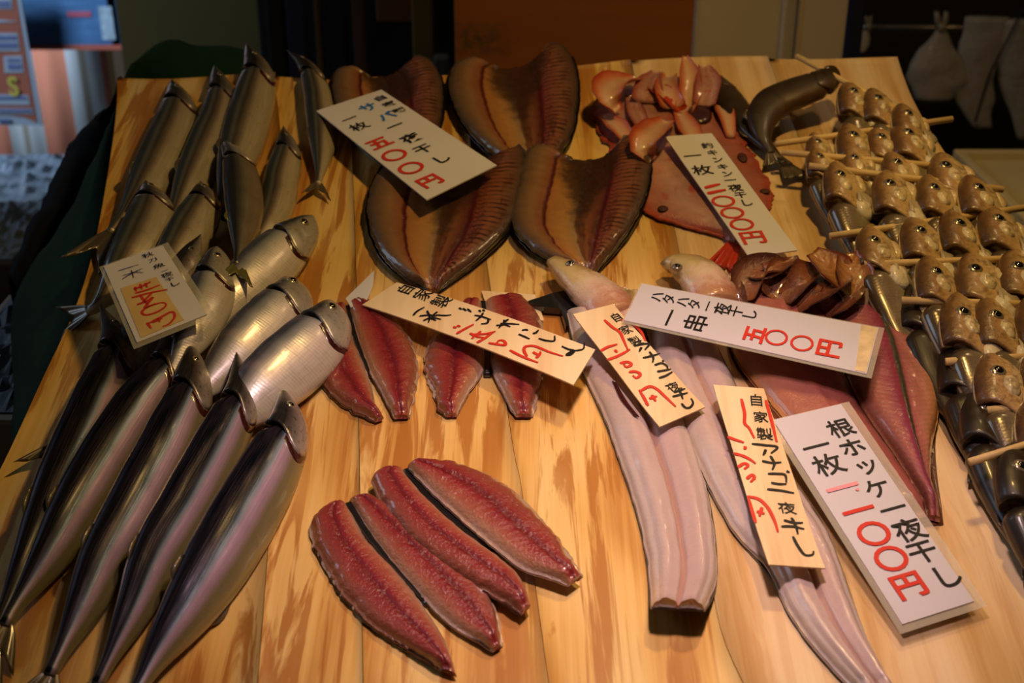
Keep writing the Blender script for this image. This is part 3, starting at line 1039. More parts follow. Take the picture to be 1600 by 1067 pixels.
def bag(pts, widths, label, name='plastic_bag', dep=.35, seed=0, Y=RY, group=None):
    """crumpled bag hanging from the rail: pixel spine, half widths in px"""
    n, m = 22, 24
    c = catmull(np.array([list(WY(x, y, Y - .012)) for x, y in pts]), n)
    sc = abs(WY(1501, 60, Y)[0] - WY(1500, 60, Y)[0])
    w = np.interp(np.linspace(0, 1, n), np.linspace(0, 1, len(widths)), widths) * sc
    V = []
    for i in range(n):
        for j in range(m):
            a = 2 * math.pi * j / m
            k = 1 + .22 * mnoise.noise((math.cos(a) * 1.4, math.sin(a) * 1.4, i * .22 + seed)) + .10 * mnoise.noise((math.cos(a) * 4, math.sin(a) * 4, i * .3 + seed))
            V.append(c[i] + np.array([math.cos(a) * w[i] * k, math.sin(a) * w[i] * k * dep - .015 * i / n, 0]))
    F = grid_faces(n, m, True) + [tuple(range(m))[::-1], tuple(range((n - 1) * m, n * m))]
    return single(name, (V, F), mbag, label, 'plastic bag', group, world=True, base=c[0])


bag([(1472, 42), (1468, 60), (1462, 90), (1458, 125), (1456, 152)], [5, 22, 44, 47, 30], 'pale plastic bag clipped to the rail, left of the loose bags', seed=1, group='plastic bags on the rail')
bag([(1540, 26), (1532, 60), (1525, 110), (1520, 160), (1530, 196)], [32, 36, 28, 30, 14], 'long limp plastic bag hanging in the middle of the rail', seed=4, group='plastic bags on the rail')
bag([(1592, 30), (1590, 80), (1588, 130), (1592, 180), (1596, 214)], [30, 36, 30, 18, 9], 'limp plastic bag at the far right edge with a dangling handle', seed=8, group='plastic bags on the rail')
bag([(1353, 48), (1350, 58), (1346, 70), (1343, 78)], [5, 9, 9, 5], 'small scrap of plastic bag at the left end of the rail', seed=12, group='plastic bags on the rail')
for (x, lab) in ((1471, 'pale two-pronged clip on the rail above the left bag'), (1357, 'pale clip near the left end of the rail')):
    t_ = Thing('clothes_clip', lab, 'clip', WY(x, 42, RY - .01), 'clips on the rail', world=True)
    k = .5 if x < 1400 else 1
    for sgn in (-1, 1):
        t_.part('prong', tube([WY(x + 2 * sgn, 46, RY - .012), WY(x + 6 * sgn * k, 30, RY - .012), WY(x + 8 * sgn * k, 18 + (1 - k) * 14, RY - .012)], [.006 * k, .006 * k, .004 * k], 8), M_PEG)
    t_.part('jaw', tube([WY(x, 36, RY - .012), WY(x + 1, 48, RY - .012)], .009 * k, 10), M_PEG)
single('dangling_string', tube(catmull([WY(1604, 2, RY - .06), WY(1570, 70, RY - .07), WY(1545, 120, RY - .065), WY(1524, 190, RY - .06)], 14), .002, 8), M_DARK,
       'thin dark cord hanging across the limp plastic bags', 'string', world=True)

# white lidded trays at the right
M_TRAY = plain('cream_plastic_tray', (.62, .52, .30), .45, .4, 0, 0, .05, 5)
p0, p1 = WZ(1489, 232, .78), WZ(1700, 236, .78)


def tray(x0, x1, y0, y1, z, h, label, group):
    t = Thing('foam_tray', label, 'tray', ((x0 + x1) / 2, (y0 + y1) / 2, z), group, world=True)
    t.part('base', box((x0, y0, z), (x1, y1, z + h * .5), .004), M_TRAY, smooth=False)
    r = .014
    for c0, c1 in (((x0, y0, z), (x1, y0 + r, z + h)), ((x0, y1 - r, z), (x1, y1, z + h)), ((x0, y0 + r, z), (x0 + r, y1 - r, z + h)), ((x1 - r, y0 + r, z), (x1, y1 - r, z + h))):
        t.part('rim', box(c0, c1, .003), M_TRAY, smooth=False)


tray(p0[0], p0[0] + .5, p0[1] - .42, p0[1], .755, .025, 'cream foam tray on top of the pile right of the board', 'foam trays right of the board')
tray(p0[0] - .012, p0[0] + .488, p0[1] - .41, p0[1] + .006, .728, .0265, 'cream foam tray showing its left edge, second in the pile', 'foam trays right of the board')
t_ = Thing('side_table', 'low table holding the cream trays right of the board', 'table', (p0[0] + .25, p0[1] - .2, 0), world=True)
t_.part('top', box((p0[0] - .02, p0[1] - .44, .70), (p0[0] + .52, p0[1] + .02, .728), .004), M_BROWN, smooth=False)
for dx in (.0, .47):
    for dy in (-.42, -.02):
        t_.part('leg', box((p0[0] + dx, p0[1] + dy - .03, 0), (p0[0] + dx + .03, p0[1] + dy, .70)), M_BROWN, smooth=False)

# left: striped curtain, posters, crates in the daylight
CY = 2.35
ca, cb = WY(-40, 150, CY), WY(174, 150, CY)
ms = Mat('striped_canvas', .8, .2)
x_ = ms.sep(ms.obj())[0]
x0c = WY(110, 150, CY)[0] - (ca[0] + cb[0]) / 2
per = (WY(160, 150, CY)[0] - WY(55, 150, CY)[0])
f_ = ms.math('FRACT', ms.math('ADD', ms.math('DIVIDE', ms.math('SUBTRACT', x_, x0c), per), 20.0))
ms.color(ms.ramp(f_, [(0, (.55, .60, .64)), (.195, (.55, .60, .64)), (.205, (.32, .29, .24)), (.295, (.32, .29, .24)), (.305, (.55, .60, .64)), (.52, (.55, .60, .64)), (.525, (.66, .24, .15)), (1, (.66, .24, .15))], 'LINEAR'))
n, mrows = 60, 4
V, U = [], []
for r in range(mrows):
    for i in range(n):
        t = i / (n - 1)
        V.append((ca[0] * (1 - t) + cb[0] * t, CY + .003 * math.sin(t * 30), .12 + r * .4))
U = None
o = single('striped_curtain', (np.array(V), grid_faces(mrows, n)), ms, 'orange and white striped canvas curtain hanging in the street at left', 'curtain', world=True,
           base=((ca[0] + cb[0]) / 2, CY, .12))
o.modifiers.new('Solidify', 'SOLIDIFY').thickness = .003
upright('dark_post', 172, 190, 2.2, M_BROWN, 'dark brown post at the right end of the striped curtain', 'post', .05)
PY = 2.2
a, b = WY(26, 70, PY), WY(187, -40, PY)
t_ = Thing('blue_poster', 'blue poster with a red lower border hanging over the striped curtain', 'poster', ((a[0] + b[0]) / 2, PY, a[2]), world=True)
mb = Mat('blue_poster_print', .5, .3)
mb.color(mb.ramp(mb.noise(mb.scale(mb.obj(), 5, 1, 22), 1.0, 4, .6, .4), [(.3, (.03, .075, .17)), (.55, (.05, .13, .28)), (.75, (.10, .24, .44))]))
t_.part('sheet', box((a[0], PY, a[2]), (b[0], PY + .004, b[2])), mb, smooth=False)
t_.part('red_border', box((a[0], PY - .002, a[2] - .012), (b[0], PY + .005, a[2])), plain('poster_red', (.30, .07, .045), .6), smooth=False)
c0, c1 = WY(161, 62, PY), WY(174, 10, PY)
t_.part('white_band', box((c0[0], PY - .002, c0[2]), (c1[0], PY, c1[2])), plain('poster_white', (.22, .30, .37), .6, var=.35, scale=40), smooth=False)
c0, c1 = WY(106, 26, PY), WY(142, 18, PY)
t_.part('red_mark', box((c0[0], PY - .002, c0[2]), (c1[0], PY, c1[2])), plain('poster_mark', (.30, .06, .10), .6), smooth=False)
SY = 2.1
t_ = Thing('orange_signboard', 'orange signboard with white panels and a yellow letter at far left', 'sign', WY(20, 190, SY), world=True)
def face(pts, Y, th):
    q = np.array([WY(x, y, Y) for x, y in pts])
    k = len(q)
    V = np.vstack([q, q + np.array([0, th, 0])])
    F = [tuple(range(k)), tuple(range(k, 2 * k))[::-1]] + [(i, i + k, (i + 1) % k + k, (i + 1) % k) for i in range(k)]
    return V, F
M_SGNW = plain('sign_white', (.16, .19, .24), .6)
M_SGNO = plain('sign_orange', (.17, .045, .025), .6)
M_SGNB = plain('sign_blue_lettering', (.05, .07, .16), .6)
t_.part('backing', face([(-60, -40), (26, -40), (66, 196), (-60, 196)], SY, .006), M_SGNW, smooth=False)
t_.part('orange_field', face([(-60, -40), (19, -40), (58, 192), (38, 183), (-60, 170)], SY - .002, .002), M_SGNO, smooth=False)
for pts in ([(-60, -2), (18, -2), (19, 14), (-60, 14)], [(-60, 24), (28, 34), (-60, 38)], [(-60, 52), (27, 52), (31, 80), (-60, 80)], [(5, 88), (34, 87), (37, 113), (7, 114)],
            [(-60, 146), (44, 149), (47, 164), (-60, 164)], [(-60, 168), (50, 170), (53, 178), (-60, 178)]):
    t_.part('white_panel', face(pts, SY - .004, .002), M_SGNW, smooth=False)
for (x0, y0, x1, y1) in ((-4, 2, 14, 6), (-4, 8, 15, 11), (-4, 56, 24, 62), (-4, 67, 26, 75), (11, 92, 30, 96), (12, 100, 32, 108), (-4, 151, 40, 155), (-4, 171, 48, 175), (-4, 186, 16, 191)):
    t_.part('lettering', face([(x0, y0), (x1, y0), (x1 + .6, y1), (x0 + .6, y1)], SY - .006, .002), M_SGNB, smooth=False)
SIGN_THING = t_
M_CRATEB = plain('blue_crate', (.03, .05, .12), .5)
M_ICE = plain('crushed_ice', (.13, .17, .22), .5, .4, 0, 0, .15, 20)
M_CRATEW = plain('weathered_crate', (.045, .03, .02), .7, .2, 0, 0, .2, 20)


def icebox(name, x0, x1, ytop, Y, depth, z0, mat, label, cat):
    a, b = WY(x0, ytop, Y), WY(x1, ytop, Y)
    t = Thing(name, label, cat, ((a[0] + b[0]) / 2, Y + depth / 2, z0), world=True)
    t.part('box', box((a[0], Y, z0), (b[0], Y + depth, a[2]), .006), mat, smooth=False)
    V = []
    n = 20
    for i in range(n):
        for j in range(n):
            u, v = i / (n - 1), j / (n - 1)
            V.append((a[0] + .01 + (b[0] - a[0] - .02) * u, Y + .01 + (depth - .02) * v, a[2] + .002 + .03 * min(1, 8 * min(u, v, 1 - u, 1 - v)) * abs(mnoise.noise((i * .6, j * .6, Y)))))
    t.part('ice', (np.array(V), grid_faces(n, n)), M_ICE, smooth=False)


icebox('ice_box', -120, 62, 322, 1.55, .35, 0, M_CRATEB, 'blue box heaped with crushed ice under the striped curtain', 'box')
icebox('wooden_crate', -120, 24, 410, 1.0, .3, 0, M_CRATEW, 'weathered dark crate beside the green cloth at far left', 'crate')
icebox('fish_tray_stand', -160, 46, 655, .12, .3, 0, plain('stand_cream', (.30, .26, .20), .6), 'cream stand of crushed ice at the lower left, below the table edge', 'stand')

# ================================================================== WHOLE FISH AT THE LEFT
FAR, SAU, HER, DUS = (M_SAURY_FAR, M_SAURY_HEAD), (M_SAURY, M_SAURY_HEAD), (M_HERRING, M_HERRING_HEAD), (M_DARKFISH, M_HERRING_HEAD)
G_S = 'whole saury laid out at the left'
cm = .01


def saury(path, hs, w, label, mats=SAU, prof='saury', **kw):
    kw.setdefault('hf', .235)
    kw.setdefault('eye', (.46, .215, .15))
    return fish(kw.pop('name', 'saury'), label, 'fish', kw.pop('group', G_S), path, [h * cm for h in hs], w * (.90 if mats is not FAR else 1.0), prof, mats, **kw)


sil = (1.9, .19, .8, .26, .9, M_FIN)
# far row
saury([(268, 124), (280, 158), (275, 195), (252, 250), (225, 298), (198, 335), (172, 364)], [1.2, 1.1, 1.0], 56, 'far saury at the upper left corner, its tail over the left edge', FAR, tail_len=1.6, jit=1)
saury([(335, 102), (347, 145), (341, 190), (320, 240), (298, 287), (275, 335), (258, 366)], [1.4, 1.2, 1.1], 50, 'second far saury from the left, a dark slit across its flank', FAR, jit=2)
saury([(385, 68), (404, 112), (397, 155), (386, 195), (373, 238), (356, 285), (343, 325)], [2.6, 1.4, 1.2, 1.2], 60, 'far saury reaching highest, its snout against the black backdrop', FAR, jit=3)
saury([(448, 78), (481, 106), (496, 145), (502, 188), (503, 228), (501, 262), (497, 288)], [2.4, 1.4, 1.1, .9], 53, 'far saury standing apart with a forked tail, left of the mackerel card', FAR, tail_fork=.7, jit=4)
# second row
saury([(228, 282), (240, 320), (230, 362), (206, 408), (180, 447), (152, 478), (136, 486)], [2.4, 2.2, 1.8, 1.0], 62, 'saury with green-grey head just above the handwritten saury card', FAR, jit=5, fins=False)
saury([(314, 283), (319, 317), (303, 352), (281, 392), (256, 432), (232, 470)], [2.2, 2.2, 2.0], 54, 'saury with pale cheek going under the top edge of the saury card', FAR, jit=6, fins=False, tail=False)
saury([(443, 197), (449, 238), (440, 280), (434, 315), (420, 352), (397, 390), (374, 420)], [1.2, 1.3, 1.2, 1.0], 54, 'slim saury with a red gill spot, right of the dusky fish', FAR, jit=7, fins=False)
saury([(352, 222), (372, 252), (380, 300), (381, 340), (376, 385), (371, 414)], [3.2, 3.4, 3.3, 3.6, 3.8], 74, 'broad dusky fish lying across the middle of the pile, its green forked tail below', DUS, 'dusky',
      hf=.22, fin_mat=M_FIN_GREEN, tail_len=1.1, roll=34, jit=8, hint=(-1, 0, 0))
saury([(314, 366), (300, 395), (284, 428), (255, 480), (200, 560), (130, 640), (78, 702)], [3.0, 2.8, 2.2, 1.2, .8, .7], 52, 'saury whose head shows right of the saury card and tail at the left edge', FAR, jit=9, fins=False)
saury([(489, 338), (471, 364), (441, 393), (396, 438), (356, 474), (325, 510), (298, 545)], [2.2, 2.2, 2.0, 1.6], 66, 'silver herring pointing up right, its head alone on bare wood', HER, 'herring', name='herring', group='whole herring laid out at the left', hf=.27, jit=10, eye=(.46, .21, .19), tail=False, fins=False, hint=(-1, 1, 0))
saury([(339, 386), (338, 422), (328, 468), (308, 512), (286, 552), (262, 594)], [3.6, 3.6, 3.2, 2.4], 68, 'silver herring against the right edge of the saury card', HER, 'herring', name='herring', group='whole herring laid out at the left', hf=.33, jit=11, eye=(.46, .21, .19), tail=False, fins=False)
# front row
saury([(450, 433), (455, 464), (430, 500), (388, 542), (345, 583), (300, 628)], [2.2, 2.2, 2.0, 1.6], 78, 'silver herring with its dark gill wide open', HER, 'herring', name='herring', group='whole herring laid out at the left', hf=.27, jit=12, eye=(.46, .21, .19), tail=False, fins=False, hint=(-1, 1, 0))
saury([(517, 470), (513, 507), (482, 545), (441, 582), (400, 620), (362, 658), (330, 695)], [2.4, 2.4, 2.2, 1.8], 86, 'silver herring touching the leftmost red fillet', HER, 'herring', name='herring', group='whole herring laid out at the left', hf=.27, jit=13, eye=(.46, .21, .19), tail=False, fins=False, hint=(-1, 1, 0))
saury([(157, 476), (184, 545), (146, 652), (98, 762), (52, 868), (8, 958), (-14, 1005)], [1.9, 1.7, 1.4, 1.1], 88, 'leftmost saury of the front row', jit=14, roll=48)
saury([(262, 500), (268, 565), (216, 645), (170, 718), (122, 796), (76, 872), (26, 945), (8, 978)], [2.2, 2.0, 1.7, 1.4, 1.2], 88, 'front row saury, second from the left edge of the table', jit=15, roll=48)
saury([(299, 529), (301, 603), (270, 685), (240, 745), (205, 810), (166, 876), (130, 950), (98, 1014), (78, 1056)], [3.0, 2.6, 1.9, 1.5, 1.2], 92, 'front row saury with a reddish nick near its tail', jit=16, roll=46)
saury([(370, 550), (378, 615), (354, 675), (322, 738), (288, 800), (244, 873), (211, 948), (179, 1014), (152, 1070)], [3.0, 2.6, 2.0, 1.6, 1.2], 88, 'front row saury, second from the right', jit=17, roll=52)
saury([(442, 603), (450, 664), (424, 730), (386, 798), (346, 868), (298, 945), (252, 1014), (224, 1062), (208, 1092)], [2.4, 2.2, 1.9, 1.5, 1.2], 106, 'rightmost and broadest saury of the front row', jit=18, roll=44, pect=None)

# ================================================================== SKEWERED SANDFISH AT THE RIGHT
ORD = ['first', 'second', 'third', 'fourth', 'fifth', 'sixth', 'seventh', 'eighth', 'ninth']
SK = [  # skewer ends in the photo (x, y, height cm), heads along it
    ((1245, 88, 5.0), (1424, 183, 4.6), [(1329, 152, 1.0), (1366, 163, 1.0), (1411, 187, .95)]),
    ((1212, 225, 3.6), (1488, 186, 4.4), [(1274, 226, .72), (1329, 219, 1.05), (1373, 221, .9), (1412, 217, 1.05)]),
    ((1221, 238, 4.0), (1508, 263, 4.2), [(1276, 250, .8), (1332, 252, .8), (1396, 261, .9), (1474, 268, 1.05)]),
    ((1264, 259, 4.4), (1568, 296, 4.4), [(1309, 280, 1.0), (1388, 295, 1.05), (1453, 302, 1.0), (1520, 304, 1.05)]),
    ((1297, 369, 3.4), (1625, 321, 4.4), [(1362, 381, 1.0), (1432, 368, 1.05), (1490, 358, 1.05), (1552, 352, 1.05)]),
    ((1350, 413, 3.6), (1640, 402, 4.2), [(1455, 432, 1.05), (1522, 428, 1.08), (1586, 425, 1.05)]),
    ((1409, 469, 3.6), (1650, 477, 4.2), [(1500, 495, 1.1), (1548, 500, 1.05), (1616, 498, 1.05)]),
    ((1478, 565, 3.4), (1660, 554, 4.0), [(1556, 586, 1.05), (1628, 580, 1.05)]),
    ((1543, 641, 3.4), (1670, 632, 4.0), [(1618, 662, 1.0)]),
]
SKNAME = ['farthest skewer', 'second skewer from the back', 'third skewer from the back', 'fourth skewer from the back', 'fifth skewer from the back',
          'sixth skewer from the back', 'third skewer from the front', 'second skewer from the front', 'short-looking skewer just behind the frontmost one']
SKLAB = ['bamboo skewer tilted at the far right corner, farthest back', 'bamboo skewer sticking out past the right edge, second from the back', 'bamboo skewer third from the back, starting at the curled tail',
         'bamboo skewer with four clear heads, fourth from the back', 'bamboo skewer sloping up to the right, fifth from the back', 'bamboo skewer beside the amber fins of the opened fish',
         'bamboo skewer above the bare wood, third from the front', 'bamboo skewer second from the front of those piercing visible heads', 'bamboo skewer lying across dark bodies near the right edge']


def sandfish(x, y, k, hh, label, group, dx=0.0, mats=(M_SAND, M_SAND_HEAD), jit=0, ln=1.0):
    kk = 1.16 * k * ((y + 1029) / 1459.0) ** 1.5
    p = [(x - 1, y - 26 * kk), (x + 3 + dx * 4, y + 10 * kk), (x + (11 + dx * 14) * kk, y + 58 * kk * ln), (x + (26 + dx * 26) * kk, y + 108 * kk * ln), (x + (46 + dx * 36) * kk, y + 158 * kk * ln), (x + (68 + dx * 42) * kk, y + 205 * kk * ln)]
    r = random.Random(int(x * 7 + y))
    return fish('sandfish', label, 'fish', group, p, [hh * cm, hh * .96 * cm, hh * .72 * cm, hh * .46 * cm, .9 * cm, .6 * cm], 58 * kk, 'sand', mats, hint=(-1, .1, 0), roll=22 + r.uniform(-8, 8), tr=.60,
                hf=.40, eye=(.50, .19, .27), mouth=True, jit=jit, tail_len=.8, tail_fork=.2, pect=(1.95, .29, .95, .42, .15, M_FIN_PALE), gill=False)


for i, (a, b, heads) in enumerate(SK):
    pa, pb = P(a[0], a[1], a[2] * cm), P(b[0], b[1], b[2] * cm)
    single('bamboo_skewer', tube([pa, (pa + pb) / 2, pb], .0031, 8), M_SKEWER, SKLAB[i], 'skewer', 'bamboo skewers of sandfish')
    for j, (x, y, k) in enumerate(heads):
        f = (x - a[0]) / (b[0] - a[0])
        hh = a[2] * (1 - f) + b[2] * f
        if len(heads) == 1:
            lab = 'dark small fish on the ' + SKNAME[i]
        else:
            lab = 'small golden-headed fish, %s from the left on the %s' % ('leftmost' if j == 0 else ORD[j], SKNAME[i])
            lab = lab.replace('leftmost from the left', 'leftmost')
        sandfish(x, y, k, hh - .5, lab, 'small skewered fish on the ' + SKNAME[i], dx=.35 + .12 * j, jit=i * 5 + j)
# frontmost skewer, its fish runs out of the frame
pa, pb = P(1515, 722, 4.2 * cm), P(1690, 668, 4.8 * cm)
single('bamboo_skewer', tube([pa, (pa + pb) / 2, pb], .0029, 8), M_SKEWER, 'frontmost bamboo skewer, its tip hanging over bare wood', 'skewer', 'bamboo skewers of sandfish')
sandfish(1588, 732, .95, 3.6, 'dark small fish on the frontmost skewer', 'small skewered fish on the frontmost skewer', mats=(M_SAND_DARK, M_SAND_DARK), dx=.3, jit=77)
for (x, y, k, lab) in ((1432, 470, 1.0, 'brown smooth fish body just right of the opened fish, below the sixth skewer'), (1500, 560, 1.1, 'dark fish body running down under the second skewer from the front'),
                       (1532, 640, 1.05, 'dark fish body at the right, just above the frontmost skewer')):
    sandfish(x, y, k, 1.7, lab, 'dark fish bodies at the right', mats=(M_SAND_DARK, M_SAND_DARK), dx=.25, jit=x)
# the two dark far fish
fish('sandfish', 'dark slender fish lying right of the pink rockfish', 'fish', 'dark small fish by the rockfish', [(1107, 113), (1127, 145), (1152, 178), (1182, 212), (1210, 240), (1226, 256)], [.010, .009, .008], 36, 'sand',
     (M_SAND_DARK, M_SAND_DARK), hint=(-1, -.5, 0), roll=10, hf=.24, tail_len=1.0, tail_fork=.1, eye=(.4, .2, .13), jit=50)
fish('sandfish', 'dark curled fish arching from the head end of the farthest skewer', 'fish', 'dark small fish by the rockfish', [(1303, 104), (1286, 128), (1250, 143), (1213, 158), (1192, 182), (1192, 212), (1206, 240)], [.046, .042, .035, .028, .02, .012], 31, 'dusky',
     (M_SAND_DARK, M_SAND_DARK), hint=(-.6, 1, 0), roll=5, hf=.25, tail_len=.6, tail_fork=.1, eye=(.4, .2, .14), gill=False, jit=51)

# ================================================================== OPENED FISH
def mprof(t, s):
    d = abs(t - .5)
    k = .64 + .16 * math.exp(-((d - .34) / .13) ** 2) - .10 * math.exp(-((d - .245) / .010) ** 2) - .16 * math.exp(-((d - .20) / .02) ** 2) * (t > .5)
    k += .10 * math.exp(-(d / .02) ** 2)
    if d < .17 and s < .55:
        k -= .20 * (1 - s / .55)
    return k


def mackerel(L, R, label, seed, base=.004, th=.016, curl=.014, tailp=None):
    t = Thing('split_mackerel', label, 'split fish', P(*L[len(L) // 2], 0), 'split dried mackerel')
    lift = lambda tt, s: curl * abs(2 * tt - 1) ** 3 * (1 - s) ** .6
    t.part('flesh', flap(L, R, base, th, mprof, 64, 48, (.0015, .0015), .026, seed=seed, lift=lift), M_MACK)
    L2, R2 = grow(L, R, 4)
    t.part('skin', flap(L2, R2, .0006, base + .001, lambda tt, s: 1, 48, 24, (.001, .001), .026, seed=seed, lift=lambda tt, s: lift(tt, s) * .9), M_MACKSKIN)
    if tailp is not None:
        V = [P(*tailp[0], .010), P(*tailp[1], .010), P(*tailp[2], .009), P(*tailp[3], .009)]
        t.part('tail_fin', slab(V, (0, 0, 1), .0015), M_MACKSKIN)
    return t


mackerel([(562, 124), (530, 128), (521, 152), (530, 192), (556, 228), (592, 258), (628, 278)], [(650, 105), (672, 113), (689, 138), (693, 170), (688, 206), (672, 242), (642, 280)],
         'split mackerel mostly hidden under the mackerel price card', 3)
mackerel([(742, 108), (712, 122), (702, 150), (711, 184), (738, 224), (778, 256), (812, 280)], [(858, 86), (884, 98), (899, 128), (902, 170), (894, 218), (872, 254), (828, 282)],
         'split mackerel farthest back, against the orange plywood panel', 5, curl=.016)
mackerel([(652, 258), (606, 272), (579, 318), (577, 358), (592, 402), (627, 438), (666, 456)], [(812, 244), (821, 268), (816, 312), (796, 368), (755, 410), (713, 440), (684, 458)],
         'split mackerel in front of the mackerel card, its tail at the fillet slip', 8)
mackerel([(848, 246), (824, 258), (811, 300), (799, 345), (808, 380), (850, 412), (905, 430)], [(973, 234), (1002, 241), (1014, 276), (1008, 322), (985, 369), (955, 406), (927, 432)],
         'split mackerel behind the conger head, right of the other three', 11, curl=.016)


def hfil(t, s):
    return .72 + .28 * math.sin(math.pi * t) - .10 * math.exp(-((t - .5) / .05) ** 2)


def herring_pair(lo, li, ri, ro, label, seed, base=.003, th=.011):
    """outer and inner outlines of the left fillet, inner and outer outlines of the right one"""
    t = Thing('herring_fillets', label, 'fillets', P(*li[len(li) // 2], 0), 'red herring fillets')
    t.part('fillet', flap(lo, li, base, th, hfil, 64, 26, (.0022, .0006), seed=seed, ends=(.5, .4)), M_HFIL)
    m = flap(ro, ri, base, th, hfil, 64, 26, (.0022, .0006), seed=seed + 4, ends=(.5, .4))
    t.part('fillet', (m[0], [tuple(reversed(f)) for f in m[1]], m[2]), M_HFIL)
    n = max(len(li), len(ri))
    rs = lambda q: [tuple(x[:2]) for x in catmull(np.array([(x, y, 0) for x, y in q], float), n)]
    a, b = rs(li), rs(ri)
    ca_ = catmull(np.array([(x, y, 0) for x, y in a]), 30)[:20, :2]
    cb_ = catmull(np.array([(x, y, 0) for x, y in b]), 30)[:20, :2]
    md = (ca_ + cb_) / 2
    fw = np.clip(np.linspace(2.4, .2, 20), 0, 1)[:, None]
    a2 = [tuple(q) for q in md + (ca_ - md) * fw - [2.5, 0]][::3]
    b2 = [tuple(q) for q in md + (cb_ - md) * fw + [2.5, 0]][::3]
    t.part('back_skin', flap(a2, b2, .001, .0075, lambda tt, s: .8, 48, 10, seed=seed), M_HSKIN)
    for o, i_ in ((lo, li), (ro, ri)):
        O, I = np.array(o, float), np.array(i_, float)
        k = max(len(O), len(I))
        O = catmull(np.column_stack([O, np.zeros(len(O))]), k)[:, :2]
        I = catmull(np.column_stack([I, np.zeros(len(I))]), k)[:, :2]
        d = nrm(I - O)
        m = flap([tuple(x) for x in O - d * 3], [tuple(x) for x in O + d * 9], .0008, .0042, lambda tt, s: .9, 56, 6, (.0022, 0), seed=seed)
        if o is ro:
            m = (m[0], [tuple(reversed(f)) for f in m[1]], m[2])
        t.part('belly_skin', m, M_HRIM)
    return t


herring_pair([(527, 482), (510, 520), (498, 568), (502, 598), (531, 630), (560, 648), (588, 660)], [(541, 482), (552, 533), (565, 563), (581, 606), (588, 640), (600, 655)],
             [(545, 481), (555, 522), (574, 577), (594, 613), (608, 640), (616, 655)], [(563, 473), (600, 486), (622, 508), (638, 530), (651, 574), (646, 616), (638, 654)],
             'pair of red herring fillets touching the herring at left', 1)
herring_pair([(728, 476), (702, 500), (676, 533), (664, 574), (679, 612), (686, 640), (698, 652)], [(752, 474), (757, 530), (757, 577), (735, 612), (722, 635), (714, 651)],
             [(757, 474), (764, 535), (768, 580), (788, 621), (797, 640), (806, 652)], [(815, 466), (838, 493), (849, 540), (848, 593), (834, 628), (830, 652)],
             'pair of red fillets lying under the handwritten herring slip', 2)
herring_pair([(523, 793), (490, 815), (487, 830), (498, 866), (535, 930), (581, 980), (638, 1018), (690, 1050)], [(537, 790), (552, 810), (576, 851), (626, 904), (669, 961), (698, 1010), (714, 1058)],
             [(546, 785), (576, 835), (620, 894), (667, 945), (708, 983), (750, 1008), (770, 1020)], [(574, 781), (604, 795), (660, 835), (715, 882), (765, 938), (777, 976), (783, 1012)],
             'lower left pair of red fillets at the front of the board', 3)
herring_pair([(602, 739), (583, 752), (588, 775), (626, 832), (669, 873), (719, 908), (779, 939), (815, 962)], [(627, 738), (669, 786), (725, 836), (783, 879), (813, 908), (829, 948)],
             [(637, 733), (675, 773), (733, 826), (789, 873), (815, 892), (852, 905), (888, 917)], [(650, 728), (716, 731), (785, 760), (827, 798), (870, 842), (889, 882), (909, 902)],
             'upper right pair of red fillets at the front, overlapping the lower pair', 4, base=.008)


# conger eels
def eprof(t, s):
    d = abs(t - .5)
    return .80 + .25 * math.exp(-((d - .25) / .14) ** 2) - .42 * math.exp(-(d / .035) ** 2) - .12 * math.exp(-((d - .37) / .03) ** 2) * (s > .5)


def eel(L, R, label, headpts, hw, seed, tail_lift, eyep=None, lift0=0.004):
    t = Thing('split_conger', label, 'split eel', P(*L[len(L) // 2], 0), 'white split conger eels')
    lift = lambda tt, s: tail_lift * max(0, (s - .86) / .14) ** 2 + lift0 * max(0, 1 - s / .25)
    t.part('flesh', flap(L, R, .003, .014, eprof, 72, 36, (.0008, .0008), seed=seed, ends=(.5, .8), lift=lift), M_EEL)
    L2, R2 = grow(L, R, 2)
    t.part('skin', flap(L2, R2, .0005, .007, lambda tt, s: .9, 60, 12, seed=seed, lift=lift), M_FIN)
    c = [P(x, y, h) for x, y, h in headpts]
    n = 18
    cc = catmull(c, n)
    r = np.interp(np.linspace(0, 1, n), np.linspace(0, 1, len(hw)), hw)
    mesh = tube(cc, r, 22, squash=.72)
    v = mesh[0].copy()
    for i in range(len(v)):
        v[i] += nrm(v[i] - cc[i // 22]) * .0016 * mnoise.noise((v[i] * 160).tolist())
        v[i][2] = max(v[i][2], .001)
    hd = t.part('head', (v, mesh[1], mesh[2]), M_EELHEAD)
    if eyep:
        x, y, h = eyep
        e = P(x, y, h)
        ring = ellipsoid(e, (.0048, .0048, .003))
        pup = ellipsoid(e + np.array([0, -.0005, .0016]), (.0027, .0027, .002))
        V, F, U = join(ring, pup)
        t.part('eye', (V, F, U), M_IRIS, hd, mats=[M_IRIS, M_EYE], fm=[0] * len(ring[1]) + [1] * len(pup[1]))
    return t


e1 = eel([(884, 496), (893, 530), (909, 580), (940, 645), (962, 705), (988, 780), (1006, 850), (1014, 910), (1015, 978)], [(970, 500), (1010, 545), (1040, 600), (1066, 655), (1090, 720), (1108, 790), (1118, 860), (1118, 915), (1096, 982)],
         'white split conger nearer the fillets, its tail raised off the wood', [(866, 408, .020), (886, 425, .022), (915, 448, .021), (945, 472, .018), (962, 500, .014)], [.007, .013, .018, .020, .022], 5, .016, (892, 413, .031))
